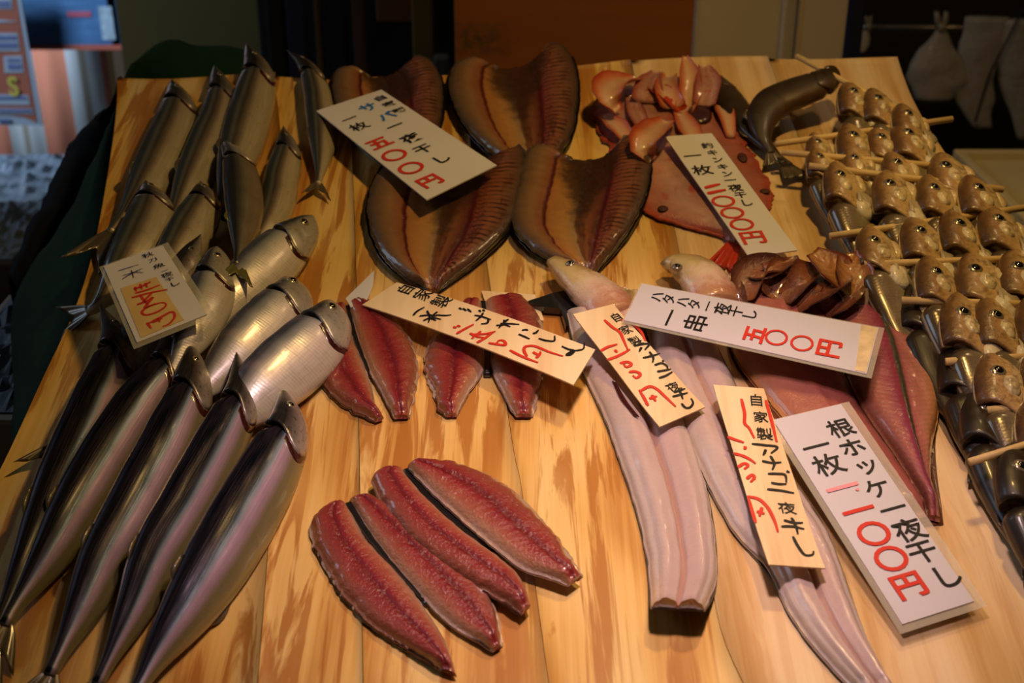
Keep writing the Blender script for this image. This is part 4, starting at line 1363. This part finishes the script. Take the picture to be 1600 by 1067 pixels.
# red slit and gill flap of the first eel
e1.part('slit', flap([(956, 596), (970, 625), (990, 650)], [(962, 597), (980, 628), (999, 652)], .0182, .0014, lambda t, s: 1, 20, 6, seed=2), M_GILL)
e1.part('gill_flap', shell([P(985, 452, .02), P(972, 478, .024), P(958, 508, .02)], [.006, .013, .011], .9), M_EELHEAD)
eel([(1002, 505), (1020, 560), (1052, 640), (1080, 705), (1110, 770), (1150, 838), (1200, 892), (1232, 960), (1280, 1025), (1340, 1090)], [(1095, 500), (1125, 560), (1168, 640), (1205, 700), (1245, 765), (1292, 835), (1322, 915), (1346, 985), (1372, 1045), (1400, 1090)],
    'white split conger passing under both conger slips and out at the bottom edge', [(1041, 420, .016), (1054, 412, .02), (1085, 425, .022), (1108, 450, .02), (1118, 480, .016)], [.008, .015, .020, .021, .021], 6, 0, (1058, 418, .036))

# atka mackerel (large opened fish at the right)
hk = Thing('split_atka_mackerel', 'large red-brown opened fish with curled head halves at the right', 'split fish', P(1310, 600, 0))
hp = lambda t, s: .75 + .25 * math.sin(math.pi * t) + .12 * math.exp(-((t - .5) / .05) ** 2)
hk.part('fillet', flap([(1168, 432), (1146, 470), (1141, 530), (1152, 568), (1176, 600), (1212, 645), (1272, 712), (1345, 772), (1432, 818)],
                       [(1272, 418), (1290, 470), (1306, 540), (1322, 600), (1350, 655), (1384, 704), (1414, 750), (1436, 790), (1448, 815)], .003, .015, hp, 64, 30, (.001, .001), seed=21), M_HOKKE)
bone = flap([(1276, 420), (1294, 470), (1309, 540), (1325, 598), (1353, 653), (1387, 702), (1417, 748), (1440, 788), (1450, 812)],
            [(1360, 428), (1402, 468), (1428, 505), (1456, 556), (1467, 602), (1465, 652), (1456, 700), (1452, 765), (1468, 816)], .004, .016, hp, 72, 44, (.0008, .001), seed=22)
hk.part('fillet', bone, M_HOKKE2, label='right half with dark backbone line')
hk.part('skin', flap([(1160, 440), (1136, 530), (1170, 604), (1268, 716), (1340, 778), (1430, 824)], [(1366, 428), (1432, 503), (1461, 556), (1472, 602), (1461, 700), (1474, 820)], .0005, .004, lambda t, s: 1, 40, 16, seed=2), M_HOKHEAD)
lump = lambda pts, r, b=1.1: shell([P(x, y, h) for x, y, h in pts], r, b)
hk.part('head', lump([(1246, 432, .020), (1205, 420, .030), (1172, 432, .028), (1160, 468, .018)], [.006, .013, .015, .010], 1.3), M_HOKHEAD)
hk.part('jaw', lump([(1178, 440, .020), (1200, 428, .033), (1235, 408, .032), (1248, 402, .034)], [.008, .010, .007, .002], 1.2), M_HOKHEAD)
for pts, r in (([(1215, 470, .018), (1235, 440, .026), (1262, 425, .022)], [.014, .022, .010]), ([(1240, 480, .016), (1275, 450, .028), (1300, 432, .018)], [.016, .026, .012]),
               ([(1290, 492, .014), (1312, 470, .024), (1322, 445, .018)], [.012, .018, .010])):
    hk.part('head_flesh', lump(pts, r, 1.3), M_HOKHEAD)
hk.part('gill_plate', lump([(1268, 395, .040), (1300, 420, .034), (1330, 452, .022)], [.008, .020, .016], .9), M_AMBER)
hk.part('gill_plate', lump([(1322, 396, .036), (1334, 430, .032), (1340, 470, .020)], [.008, .016, .014], 1.1), M_AMBER)
hk.part('cheek', lump([(1318, 450, .018), (1332, 466, .022), (1336, 486, .014)], [.010, .014, .008], 1.2), M_HRIM)
hk.part('pectoral_fin', lump([(1150, 480, .016), (1141, 455, .022), (1138, 436, .020)], [.010, .012, .006], 1.0), M_HOKHEAD)

# pink rockfish
M_SPOT = plain('dark_flesh_spot', (.06, .018, .016), .6, .3)
rf = Thing('split_rockfish', 'pink opened rockfish with curled red gills at the far right centre', 'split fish', P(1050, 240, 0))
rp = lambda t, s: .65 + .35 * math.sin(math.pi * t) + .15 * math.exp(-((t - .42) / .06) ** 2)
rf.part('flesh', flap([(955, 135), (926, 165), (930, 195), (948, 228), (975, 272), (1004, 328), (1058, 352), (1118, 368), (1140, 382)],
                      [(1098, 112), (1112, 140), (1130, 168), (1152, 196), (1175, 240), (1206, 298), (1200, 330), (1180, 362), (1158, 384)], .003, .009, rp, 90, 34, (.005, .005), seed=31, notch=.01), M_KINKI)
sh = lambda pts, r, b=1.2: shell([P(x, y, h) for x, y, h in pts], r, b)
rf.part('gill_cover', sh([(996, 124, .022), (960, 130, .034), (948, 152, .032), (962, 176, .018)], [.006, .016, .018, .010], 1.2), M_KINKIHEAD)
rf.part('gill_cover', sh([(1042, 190, .018), (1016, 212, .032), (1002, 232, .028), (1014, 256, .014)], [.008, .014, .016, .010], 1.3), M_KINKIHEAD)
rf.part('head_bone', sh([(1070, 88, .036), (1076, 115, .030), (1078, 150, .018), (1068, 178, .014)], [.003, .011, .013, .010], 1.3), M_KINKIHEAD)
rf.part('head_bone', sh([(1100, 104, .030), (1106, 130, .028), (1100, 165, .018)], [.006, .014, .012], 1.1), M_KINKI)
rf.part('jaw', sh([(1025, 112, .020), (1014, 132, .022), (1012, 160, .016)], [.005, .013, .018], 1.0), M_KINKI)
rf.part('jaw', sh([(1046, 118, .016), (1040, 140, .024), (1050, 168, .018)], [.008, .012, .014], 1.1), M_KINKIHEAD)
rf.part('gill_filament', sh([(1010, 130, .014), (1042, 150, .022), (1064, 172, .016)], [.006, .012, .008], 1.0), M_REDFIN)
rf.part('eye_socket', (lambda m: m)(ellipsoid(P(1093, 178, .014), (.013, .019, .004))), plain('socket_dark', (.05, .016, .022), .3, .5, 0, .6))
rf.part('dark_spot', ellipsoid(P(1160, 246, .011), (.005, .009, .0018)), M_SPOT)
rf.part('dark_spot', ellipsoid(P(1036, 326, .0095), (.005, .005, .0018)), M_SPOT)
rf.part('dark_spot', ellipsoid(P(1195, 299, .0095), (.005, .004, .0018)), M_SPOT)
V, U = [], []
for i in range(7):
    for j in range(13):
        u, w = i / 6, j / 12
        top, bot = np.array([1158, 384.]) * (1 - w) + np.array([1138, 376.]) * w, np.array([1150, 420.]) * (1 - w) + np.array([1106, 408.]) * w
        bot = bot + np.array([0, 5.0 * (j % 2)])
        p = top * (1 - u) + bot * u
        V.append(P(p[0], p[1], .006 + .003 * math.sin(w * 14) * u))
        U.append((w, u))
o = rf.part('tail_fin', (V, grid_faces(7, 13), U), M_REDFIN)
o.modifiers.new('Solidify', 'SOLIDIFY').thickness = .001

for pts, r in (([(985, 150, .014), (1000, 190, .016), (1030, 215, .012)], [.006, .010, .006]), ([(1062, 176, .014), (1080, 210, .018), (1100, 240, .012)], [.007, .012, .007]),
               ([(940, 180, .010), (965, 200, .016), (990, 230, .010)], [.005, .012, .006]), ([(1118, 150, .013), (1134, 180, .017), (1142, 214, .012)], [.004, .010, .005])):
    rf.part('gill_fold', sh(pts, r, 1.0), M_KINKI if pts[0][0] % 2 else M_KINKIHEAD)
# dark mackerel tail poking out behind the first conger's head
V = [P(x, y, .009) for x, y in ((825, 470), (862, 458), (888, 452), (905, 470), (902, 500), (884, 508), (876, 482), (850, 480))]
single('mackerel_tail', (np.vstack([V, np.array(V) - np.array([0, 0, .006])]), [tuple(range(8)), tuple(range(8, 16))[::-1]] + [(i, i + 8, (i + 1) % 8 + 8, (i + 1) % 8) for i in range(8)]), M_MACKSKIN,
       'dark forked fish tail poking out behind the conger head', 'fish tail', smooth=False)

# ================================================================== PRICE CARDS
GLYPH = {}


def glyph(ch, bold=0.0):
    if (ch, bold) in GLYPH:
        return GLYPH[(ch, bold)]
    cu = bpy.data.curves.new('glyph', 'FONT')
    cu.body = ch
    cu.offset = bold
    cu.resolution_u = 4
    ob = bpy.data.objects.new('glyph', cu)
    COL.objects.link(ob)
    bpy.context.view_layer.update()
    dg = bpy.context.evaluated_depsgraph_get()
    ev = ob.evaluated_get(dg)
    me = ev.to_mesh()
    V = np.array([v.co[:2] for v in me.vertices])
    F = [tuple(p.vertices) for p in me.polygons]
    ev.to_mesh_clear()
    bpy.data.objects.remove(ob)
    bpy.data.curves.remove(cu)
    GLYPH[(ch, bold)] = (V, F)
    return V, F


class Card:
    """quad = four photo corners TL TR BR BL in reading order, hs = their heights (cm)"""

    def __init__(s, quad, hs, label, mat, th=.0012, bend=0.0, curl=0.0, name='price_card', group='price cards on the fish'):
        s.c = np.array([P(x, y, h * cm) for (x, y), h in zip(quad, hs)])
        # square up: best plane through the corners
        ctr = s.c.mean(0)
        n = np.linalg.svd(s.c - ctr)[2][2]
        s.n = n if n[2] > 0 else -n
        s.ctr = ctr
        s.c = np.array([CAM + ray(x, y) * (((ctr - CAM) @ s.n) / (ray(x, y) @ s.n)) for x, y in quad])
        s.bend, s.curl = bend, curl
        s.ax = nrm((s.c[1] + s.c[2]) - (s.c[0] + s.c[3]))
        s.dn = np.cross(s.ax, s.n)
        s.t = Thing(name, label, 'price card', s.c.mean(0) - s.n * .002, group)
        g = [(i / 8, j / 16) for j in range(17) for i in range(9)]
        top = np.array([s.at(x, y) for x, y in g])
        bot = top - s.n * th
        m = len(g)
        F = grid_faces(17, 9) + [tuple(reversed(f)) for f in grid_faces(17, 9, off=m)]
        rim = list(range(9)) + [k * 9 + 8 for k in range(1, 17)] + [16 * 9 + k for k in range(7, -1, -1)] + [k * 9 for k in range(15, -1, -1)]
        F += [(b, a, a + m, b + m) for a, b in zip(rim[:-1], rim[1:])]
        s.t.part('card', (np.vstack([top, bot]), F, np.array(g + g)), mat, smooth=False)
        s.ink = {}

    def at(s, x, y, lift=0.0):
        p = (s.c[0] * (1 - x) + s.c[1] * x) * (1 - y) + (s.c[3] * (1 - x) + s.c[2] * x) * y
        return p + s.n * (s.bend * (1 - (2 * y - 1) ** 2) + s.curl * (max(0, y - .7) / .3) ** 2 + s.curl * .5 * (max(0, .2 - y) / .2) ** 2 + lift)

    def xy(s, p):
        a, b, c, d = s.c
        x, y = .5, .5
        for _ in range(12):
            f = (a * (1 - x) + b * x) * (1 - y) + (d * (1 - x) + c * x) * y - p
            J = np.column_stack([(b - a) * (1 - y) + (c - d) * y, (d - a) * (1 - x) + (c - b) * x])
            dx = np.linalg.lstsq(J, -f, rcond=None)[0]
            x, y = x + dx[0], y + dx[1]
        return x, y

    def plane(s, px, py):
        r = ray(px, py)
        return CAM + r * (((s.ctr - CAM) @ s.n) / (r @ s.n))

    def put(s, V, F, ink):
        s.ink.setdefault(ink, []).append((np.array([s.at(*s.xy(v), lift=.0007) for v in V]), F))

    def text(s, items, ink, size, bold=.010, slant=0.0, sx=1.0, sy=.86):
        bold = min(bold, .03)
        W = np.linalg.norm(s.c[1] - s.c[0])
        for it in items:
            ch, px, py = it[:3]
            k = size * (it[3] if len(it) > 3 else 1.0) * W
            V, F = glyph(ch, bold)
            o = s.plane(px, py)
            lx, ly = (V[:, 0] - .5) * sx + slant * (V[:, 1] - .38), (V[:, 1] - .38) * sy
            s.put([o + s.ax * a * k - s.dn * b * k for a, b in zip(lx, ly)], F, ink)
        return s

    def stroke(s, lines, ink, w):
        """hand-written strokes as photo polylines, w = pen width in cm"""
        for ln in lines:
            c = catmull(np.array([s.plane(x, y) for x, y in ln]), max(6, 6 * len(ln)))
            tg = nrm(np.gradient(c, axis=0))
            sd = np.cross(tg, s.n)
            ww = w * cm / 2 * np.interp(np.linspace(0, 1, len(c)), [0, .12, .6, 1], [.7, 1, .95, .55])[:, None]
            V = np.vstack([c - sd * ww, c + sd * ww])
            m = len(c)
            s.put(V, [(i, i + 1, m + i + 1, m + i) for i in range(m - 1)], ink)
        return s

    def done(s):
        names = {M_INK.m.name: ('black_lettering'), M_REDINK.m.name: 'red_lettering', M_PINKINK.m.name: 'faded_lettering', M_BLUEINK.m.name: 'blue_lettering'}
        for ink, ms in s.ink.items():
            V, F, U = join(*ms)
            s.t.part(names[ink.m.name], (V, F), ink, smooth=False)
        return s

    def laminate(s, m, mat=None):
        """clear film sleeve, m = margins left, top, right, bottom in cm"""
        W, H = np.linalg.norm(s.c[1] - s.c[0]), np.linalg.norm(s.c[3] - s.c[0])
        l, t, r, b = m[0] * cm / W, m[1] * cm / H, m[2] * cm / W, m[3] * cm / H
        g = [(-l + (1 + l + r) * i / 10, -t + (1 + t + b) * j / 16) for j in range(17) for i in range(11)]
        for lift in (-.0009,):
            V = np.array([s.at(x, y, lift) for x, y in g])
            o = s.t.part('laminate', (np.vstack([V, V - s.n * .0004]), grid_faces(17, 11) + [tuple(reversed(f)) for f in grid_faces(17, 11, off=187)]), mat or M_LAM)
        return s


G1 = 'price cards on the fish'
# saba
c = Card([(494, 173), (596, 140), (776, 258), (667, 312)], (2.6, 2.6, 3.4, 3.4), 'white card with blue characters lying over the left split mackerel', M_PAPER)
c.text([('自', 594, 154), ('家', 608, 163), ('製', 624, 173)], M_INK, .17, .02, sx=1.15)
c.text([('サ', 575, 168), ('バ', 604, 182)], M_BLUEINK, .27, .02)
c.text([('一', 546, 186, .9), ('枚', 561, 198)], M_INK, .26, .008)
c.text([('一', 617, 197, .9), ('夜', 642, 216), ('干', 661, 233, .92), ('し', 689, 249, .9)], M_INK, .28, .016)
c.text([('五', 592, 224), ('〇', 616, 243, 1.02), ('〇', 642, 263, 1.02), ('円', 671, 283, .95)], M_REDINK, .34, .03).done()
# kinki
c = Card([(1039, 213), (1112, 208), (1246, 391), (1170, 401)], (2.6, 2.6, 1.7, 1.7), 'narrow white card lying across the pink rockfish', M_PAPER)
c.text([('釣', 1105, 228), ('キ', 1113, 239), ('ン', 1121, 250), ('キ', 1129, 261), ('ン', 1136, 272), ('一', 1141, 282), ('夜', 1149, 294, 1.15), ('干', 1157, 305), ('し', 1166, 317, 1.1)], M_INK, .26, .010)
c.text([('一', 1082, 244, 1.1), ('枚', 1097, 266, 1.2)], M_INK, .36, .008)
c.stroke([[(1101, 294), (1113, 291), (1125, 288)], [(1105, 303), (1119, 300), (1134, 297)]], M_REDINK, .42)
c.text([('〇', 1130, 315), ('〇', 1144, 333), ('〇', 1159, 351), ('円', 1176, 371, 1.05)], M_REDINK, .48, .022, sx=1.05, sy=.85).done()
# sanma
c = Card([(162, 416), (254, 383), (323, 491), (214, 535)], (5.4, 5.4, 5.4, 5.4), 'laminated handwritten card on a yellow patch, lying on the saury', M_PAPER)
c.laminate((.35, .3, .55, .5))
pq = [(188, 451), (244, 433), (287, 500), (220, 528)]
V = [c.at(*c.xy(c.plane(x, y)), lift=.0004) for x, y in pq]
c.t.part('yellow_patch', slab(V, c.n, .0003), M_PAPER_YEL, smooth=False)
c.text([('秋', 231, 399), ('刀', 239, 407, .8), ('魚', 248, 416), ('一', 257, 424, .7), ('夜', 261, 430), ('干', 265, 437, .8), ('し', 273, 444)], M_INK, .155, .004, .12, sx=1.3)
c.stroke([[(185, 424), (201, 419), (217, 414)], [(192, 431), (207, 427), (223, 420)], [(205, 423), (207, 428), (209, 435)], [(206, 428), (199, 432), (191, 437)], [(207, 427), (215, 426), (224, 427)]], M_INK, .08)
c.stroke([[(209, 453), (222, 448), (236, 441)], [(211, 449), (213, 456)], [(219, 445), (222, 453)], [(227, 443), (230, 450)], [(211, 459), (229, 454), (250, 446)],
          [(206, 466), (232, 459), (262, 453)], [(219, 462), (226, 471), (232, 478)], [(238, 458), (222, 474)], [(214, 477), (230, 471), (238, 465)], [(240, 465), (226, 482), (243, 475)],
          [(250, 474), (232, 480), (222, 488), (228, 493), (246, 488), (259, 479), (257, 474), (250, 474)],
          [(230, 505), (236, 514)], [(231, 507), (252, 496), (269, 488), (273, 496), (264, 507), (254, 511)], [(238, 505), (254, 498)], [(246, 498), (250, 504)]], M_REDINK, .22).done()
# migaki (herring slip)
c = Card([(566, 476), (620, 441), (930, 546), (896, 601)], (1.6, 1.6, 3.4, 3.4), 'long handwritten wooden slip lying across the red herring fillets', M_SLIVER, bend=.003, name='price_slip')
c.text([('自', 634, 454, 1.0), ('家', 661, 464, 1.05), ('製', 690, 475, 1.1)], M_INK, .40, .006, .1, sx=.9, sy=1.0)
c.stroke([[(718, 486), (722, 489)], [(724, 487), (729, 491)], [(731, 488), (737, 493)],
          [(742, 498), (753, 500), (768, 505)], [(764, 503), (762, 510), (752, 512)], [(756, 494), (751, 501), (744, 507)], [(749, 490), (752, 493)], [(755, 489), (758, 492)],
          [(782, 511), (794, 511), (812, 512)], [(788, 505), (790, 512), (798, 516)], [(795, 504), (786, 511), (780, 518)], [(776, 514), (790, 513)],
          [(811, 527), (818, 530), (828, 534)], [(816, 521), (822, 520), (826, 521)], [(833, 526), (838, 524), (842, 520)],
          [(842, 533), (854, 536), (866, 536), (867, 528)], [(878, 544), (888, 548), (897, 550), (892, 556), (885, 557), (894, 551), (905, 549), (912, 546), (913, 537)],
          [(646, 497), (653, 490), (664, 484)], [(656, 498), (672, 497), (683, 499)], [(668, 490), (672, 500), (670, 509)], [(662, 506), (672, 502), (682, 506)], [(684, 492), (676, 500), (690, 504)], [(682, 497), (697, 498), (706, 497)]], M_INK, .20)
c.stroke([[(709, 516), (714, 518)], [(715, 514), (720, 516)], [(714, 527), (726, 520), (741, 512)], [(735, 526), (741, 530), (738, 535)], [(752, 523), (745, 531), (757, 533)], [(741, 528), (760, 527), (775, 523)], [(746, 541), (758, 534), (772, 524)],
          [(764, 541), (776, 543), (790, 544), (788, 538), (781, 537), (776, 542)],
          [(797, 552), (818, 562), (841, 570)], [(824, 561), (819, 552), (822, 546), (836, 545), (858, 553), (880, 559)], [(833, 554), (842, 559)], [(838, 563), (843, 558), (845, 553)]], M_REDINK, .26).done()
# hatahata
c = Card([(975, 500), (1003, 443), (1373, 512), (1354, 584)], (3.8, 3.8, 4.4, 4.4), 'long white laminated card lying across the conger heads and opened fish', M_PAPER_SHEEN)
c.laminate((.25, .15, .22, .42))
c.text([('ハ', 1026, 464), ('タ', 1045, 468), ('ハ', 1066, 472), ('タ', 1085, 476), ('一', 1106, 479), ('夜', 1128, 483, 1.12), ('干', 1149, 487, 1.05), ('し', 1171, 492, 1.05)], M_INK, .27, .004)
c.text([('一', 1046, 497, 1.1), ('串', 1087, 505, 1.15)], M_INK, .40, .004)
c.text([('五', 1178, 523, .95), ('円', 1294, 545)], M_REDINK, .44, .045)
c.text([('〇', 1213, 528), ('〇', 1253, 537)], M_REDINK, .42, .012)
V = [c.at(x, y, .0004) for x, y in ((.02, .955), (.99, .93), (.99, .995), (.02, .995))]
c.t.part('stained_end', slab(V, c.n, .0003), plain('stained_paper', (.72, .55, .30), .5, .3, 0, .2, .25, 60), smooth=False)
c.done()
# anago 1
c = Card([(895, 493), (958, 477), (1101, 640), (1030, 671)], (3.6, 3.6, 2.2, 2.2), 'handwritten wooden slip on the conger nearer the fillets', M_SLIVER, bend=.002, curl=.003, name='price_slip')
c.text([('自', 963, 498, 1.05), ('家', 977, 518, 1.05), ('製', 992, 536, 1.1)], M_INK, .26, .006, -.1, sy=1.1)
c.text([('夜', 1051, 607, 1.2)], M_INK, .26, .004, -.1)
c.stroke([[(990, 544), (1004, 541), (1014, 541), (1007, 550)], [(1002, 546), (998, 553)], [(1004, 563), (1016, 560), (1031, 556)], [(1014, 553), (1020, 562), (1019, 570)],
          [(1022, 574), (1033, 571), (1041, 575), (1043, 581)], [(1026, 584), (1038, 582), (1048, 580)], [(1034, 568), (1037, 567)], [(1029, 594), (1040, 590), (1050, 584)],
          [(1052, 616), (1062, 613), (1070, 610)], [(1050, 623), (1062, 620), (1074, 617)], [(1059, 610), (1064, 620), (1066, 627)], [(1064, 634), (1070, 641), (1077, 641), (1082, 634), (1079, 626)]], M_INK, .20)
c.stroke([[(944, 502), (957, 514), (968, 522), (974, 535), (980, 549)], [(970, 502), (986, 508), (1000, 520), (1008, 536)], [(938, 552), (948, 546), (964, 541)], [(960, 550), (964, 554)],
          [(948, 566), (962, 561), (974, 555), (984, 549)], [(968, 571), (980, 569), (986, 573), (978, 577), (974, 572)], [(982, 585), (992, 584), (1000, 588), (994, 594), (988, 590)],
          [(1012, 637), (1006, 625), (998, 612)], [(1000, 614), (1014, 607), (1026, 611), (1040, 624), (1055, 639)], [(1014, 626), (1026, 622)], [(1018, 620), (1024, 630)]], M_REDINK, .26).done()
# anago 2
c = Card([(1114, 604), (1193, 610), (1288, 894), (1200, 888)], (3.0, 3.0, 2.4, 2.4), 'handwritten wooden slip on the conger nearer the laminated cards', M_SLIVER, bend=.002, curl=.004, name='price_slip')
c.text([('自', 1181, 628, 1.05), ('家', 1188, 654, 1.0), ('製', 1194, 681, 1.1)], M_INK, .30, .006, -.05, sy=1.1)
c.text([('夜', 1229, 797, 1.2)], M_INK, .28, .004, -.1)
c.stroke([[(1174, 697), (1194, 699), (1214, 702), (1204, 712)], [(1196, 706), (1192, 715)], [(1190, 724), (1206, 727), (1220, 726)], [(1203, 716), (1209, 728), (1206, 738)],
          [(1199, 744), (1214, 744), (1226, 746), (1228, 758)], [(1204, 758), (1216, 760), (1228, 760)], [(1228, 740), (1233, 742)], [(1198, 768), (1218, 770), (1240, 774)],
          [(1224, 816), (1240, 820), (1254, 820)], [(1220, 826), (1238, 826), (1256, 830)], [(1236, 812), (1243, 826), (1246, 838)], [(1238, 842), (1246, 858), (1256, 872), (1268, 872), (1270, 866)]], M_INK, .21)
c.stroke([[(1158, 626), (1163, 648), (1163, 664), (1170, 672), (1178, 688)], [(1196, 628), (1204, 656), (1213, 694)], [(1136, 686), (1150, 691), (1162, 695)], [(1164, 701), (1163, 706)],
          [(1146, 712), (1160, 716), (1172, 722), (1180, 728)], [(1152, 734), (1162, 728), (1168, 731), (1162, 737)], [(1166, 752), (1174, 746), (1178, 750), (1172, 757)],
          [(1180, 820), (1174, 800), (1168, 778)], [(1168, 779), (1186, 784), (1200, 798), (1210, 818), (1215, 835)], [(1182, 802), (1194, 806)], [(1190, 796), (1186, 810)]], M_REDINK, .26).done()
# hokke
c = Card([(1208, 656), (1314, 631), (1522, 939), (1410, 975)], (3.0, 3.0, 1.2, 1.2), 'largest laminated white card at the lower right, on the big opened fish', M_PAPER_SHEEN)
c.laminate((.45, .12, .75, .55))
c.text([('根', 1313, 669), ('ホ', 1331, 699), ('ッ', 1353, 727), ('ケ', 1371, 763), ('一', 1395, 795), ('夜', 1420, 828, 1.1), ('干', 1441, 862, 1.05), ('し', 1478, 900, 1.1)], M_INK, .37, .010)
c.text([('一', 1275, 698, 1.0), ('枚', 1294, 726, 1.05)], M_INK, .40, .008)
c.text([('一', 1316, 762)], M_PINKINK, .45, .03)
c.stroke([[(1338, 764), (1341, 767)]], M_PINKINK, .3)
c.text([('一', 1341, 798), ('〇', 1365, 834, 1.0), ('〇', 1392, 873, 1.0), ('円', 1419, 914, .98)], M_REDINK, .44, .03).done()

# white scrap of film and slip behind the fillets
V = [P(548, 480, .012), P(540, 466, .012), P(585, 422, .020), P(583, 446, .017), P(572, 472, .013)]
single('plastic_scrap', (np.vstack([V, np.array(V) - np.array([0, 0, .0006])]), [tuple(range(5)), tuple(range(5, 10))[::-1]] + [(i, i + 5, (i + 1) % 5 + 5, (i + 1) % 5) for i in range(5)]), M_POLY,
       'pointed scrap of clear white film at the left end of the herring slip', 'film scrap', smooth=False)
V = [P(752, 454, .0035), P(836, 460, .0035), P(850, 500, .0035), P(768, 500, .0035)]
single('price_slip', slab(V, (0, 0, 1), .001), M_SLIVER, 'plain end of a wooden slip peeping out behind the second pair of fillets', 'price card', G1, smooth=False)
# yellow letter of the street sign
V, F = glyph('S', .03)
o3 = WY(14, 149, SY - .008)
k = (WY(14, 118, SY)[2] - o3[2]) / .72
SIGN_THING.part('yellow_lettering', (np.array([[o3[0] + (a + .02) * k * .85, SY - .0085, o3[2] + b * k] for a, b in V]), F), plain('sign_yellow', (.26, .22, .03), .6), smooth=False)
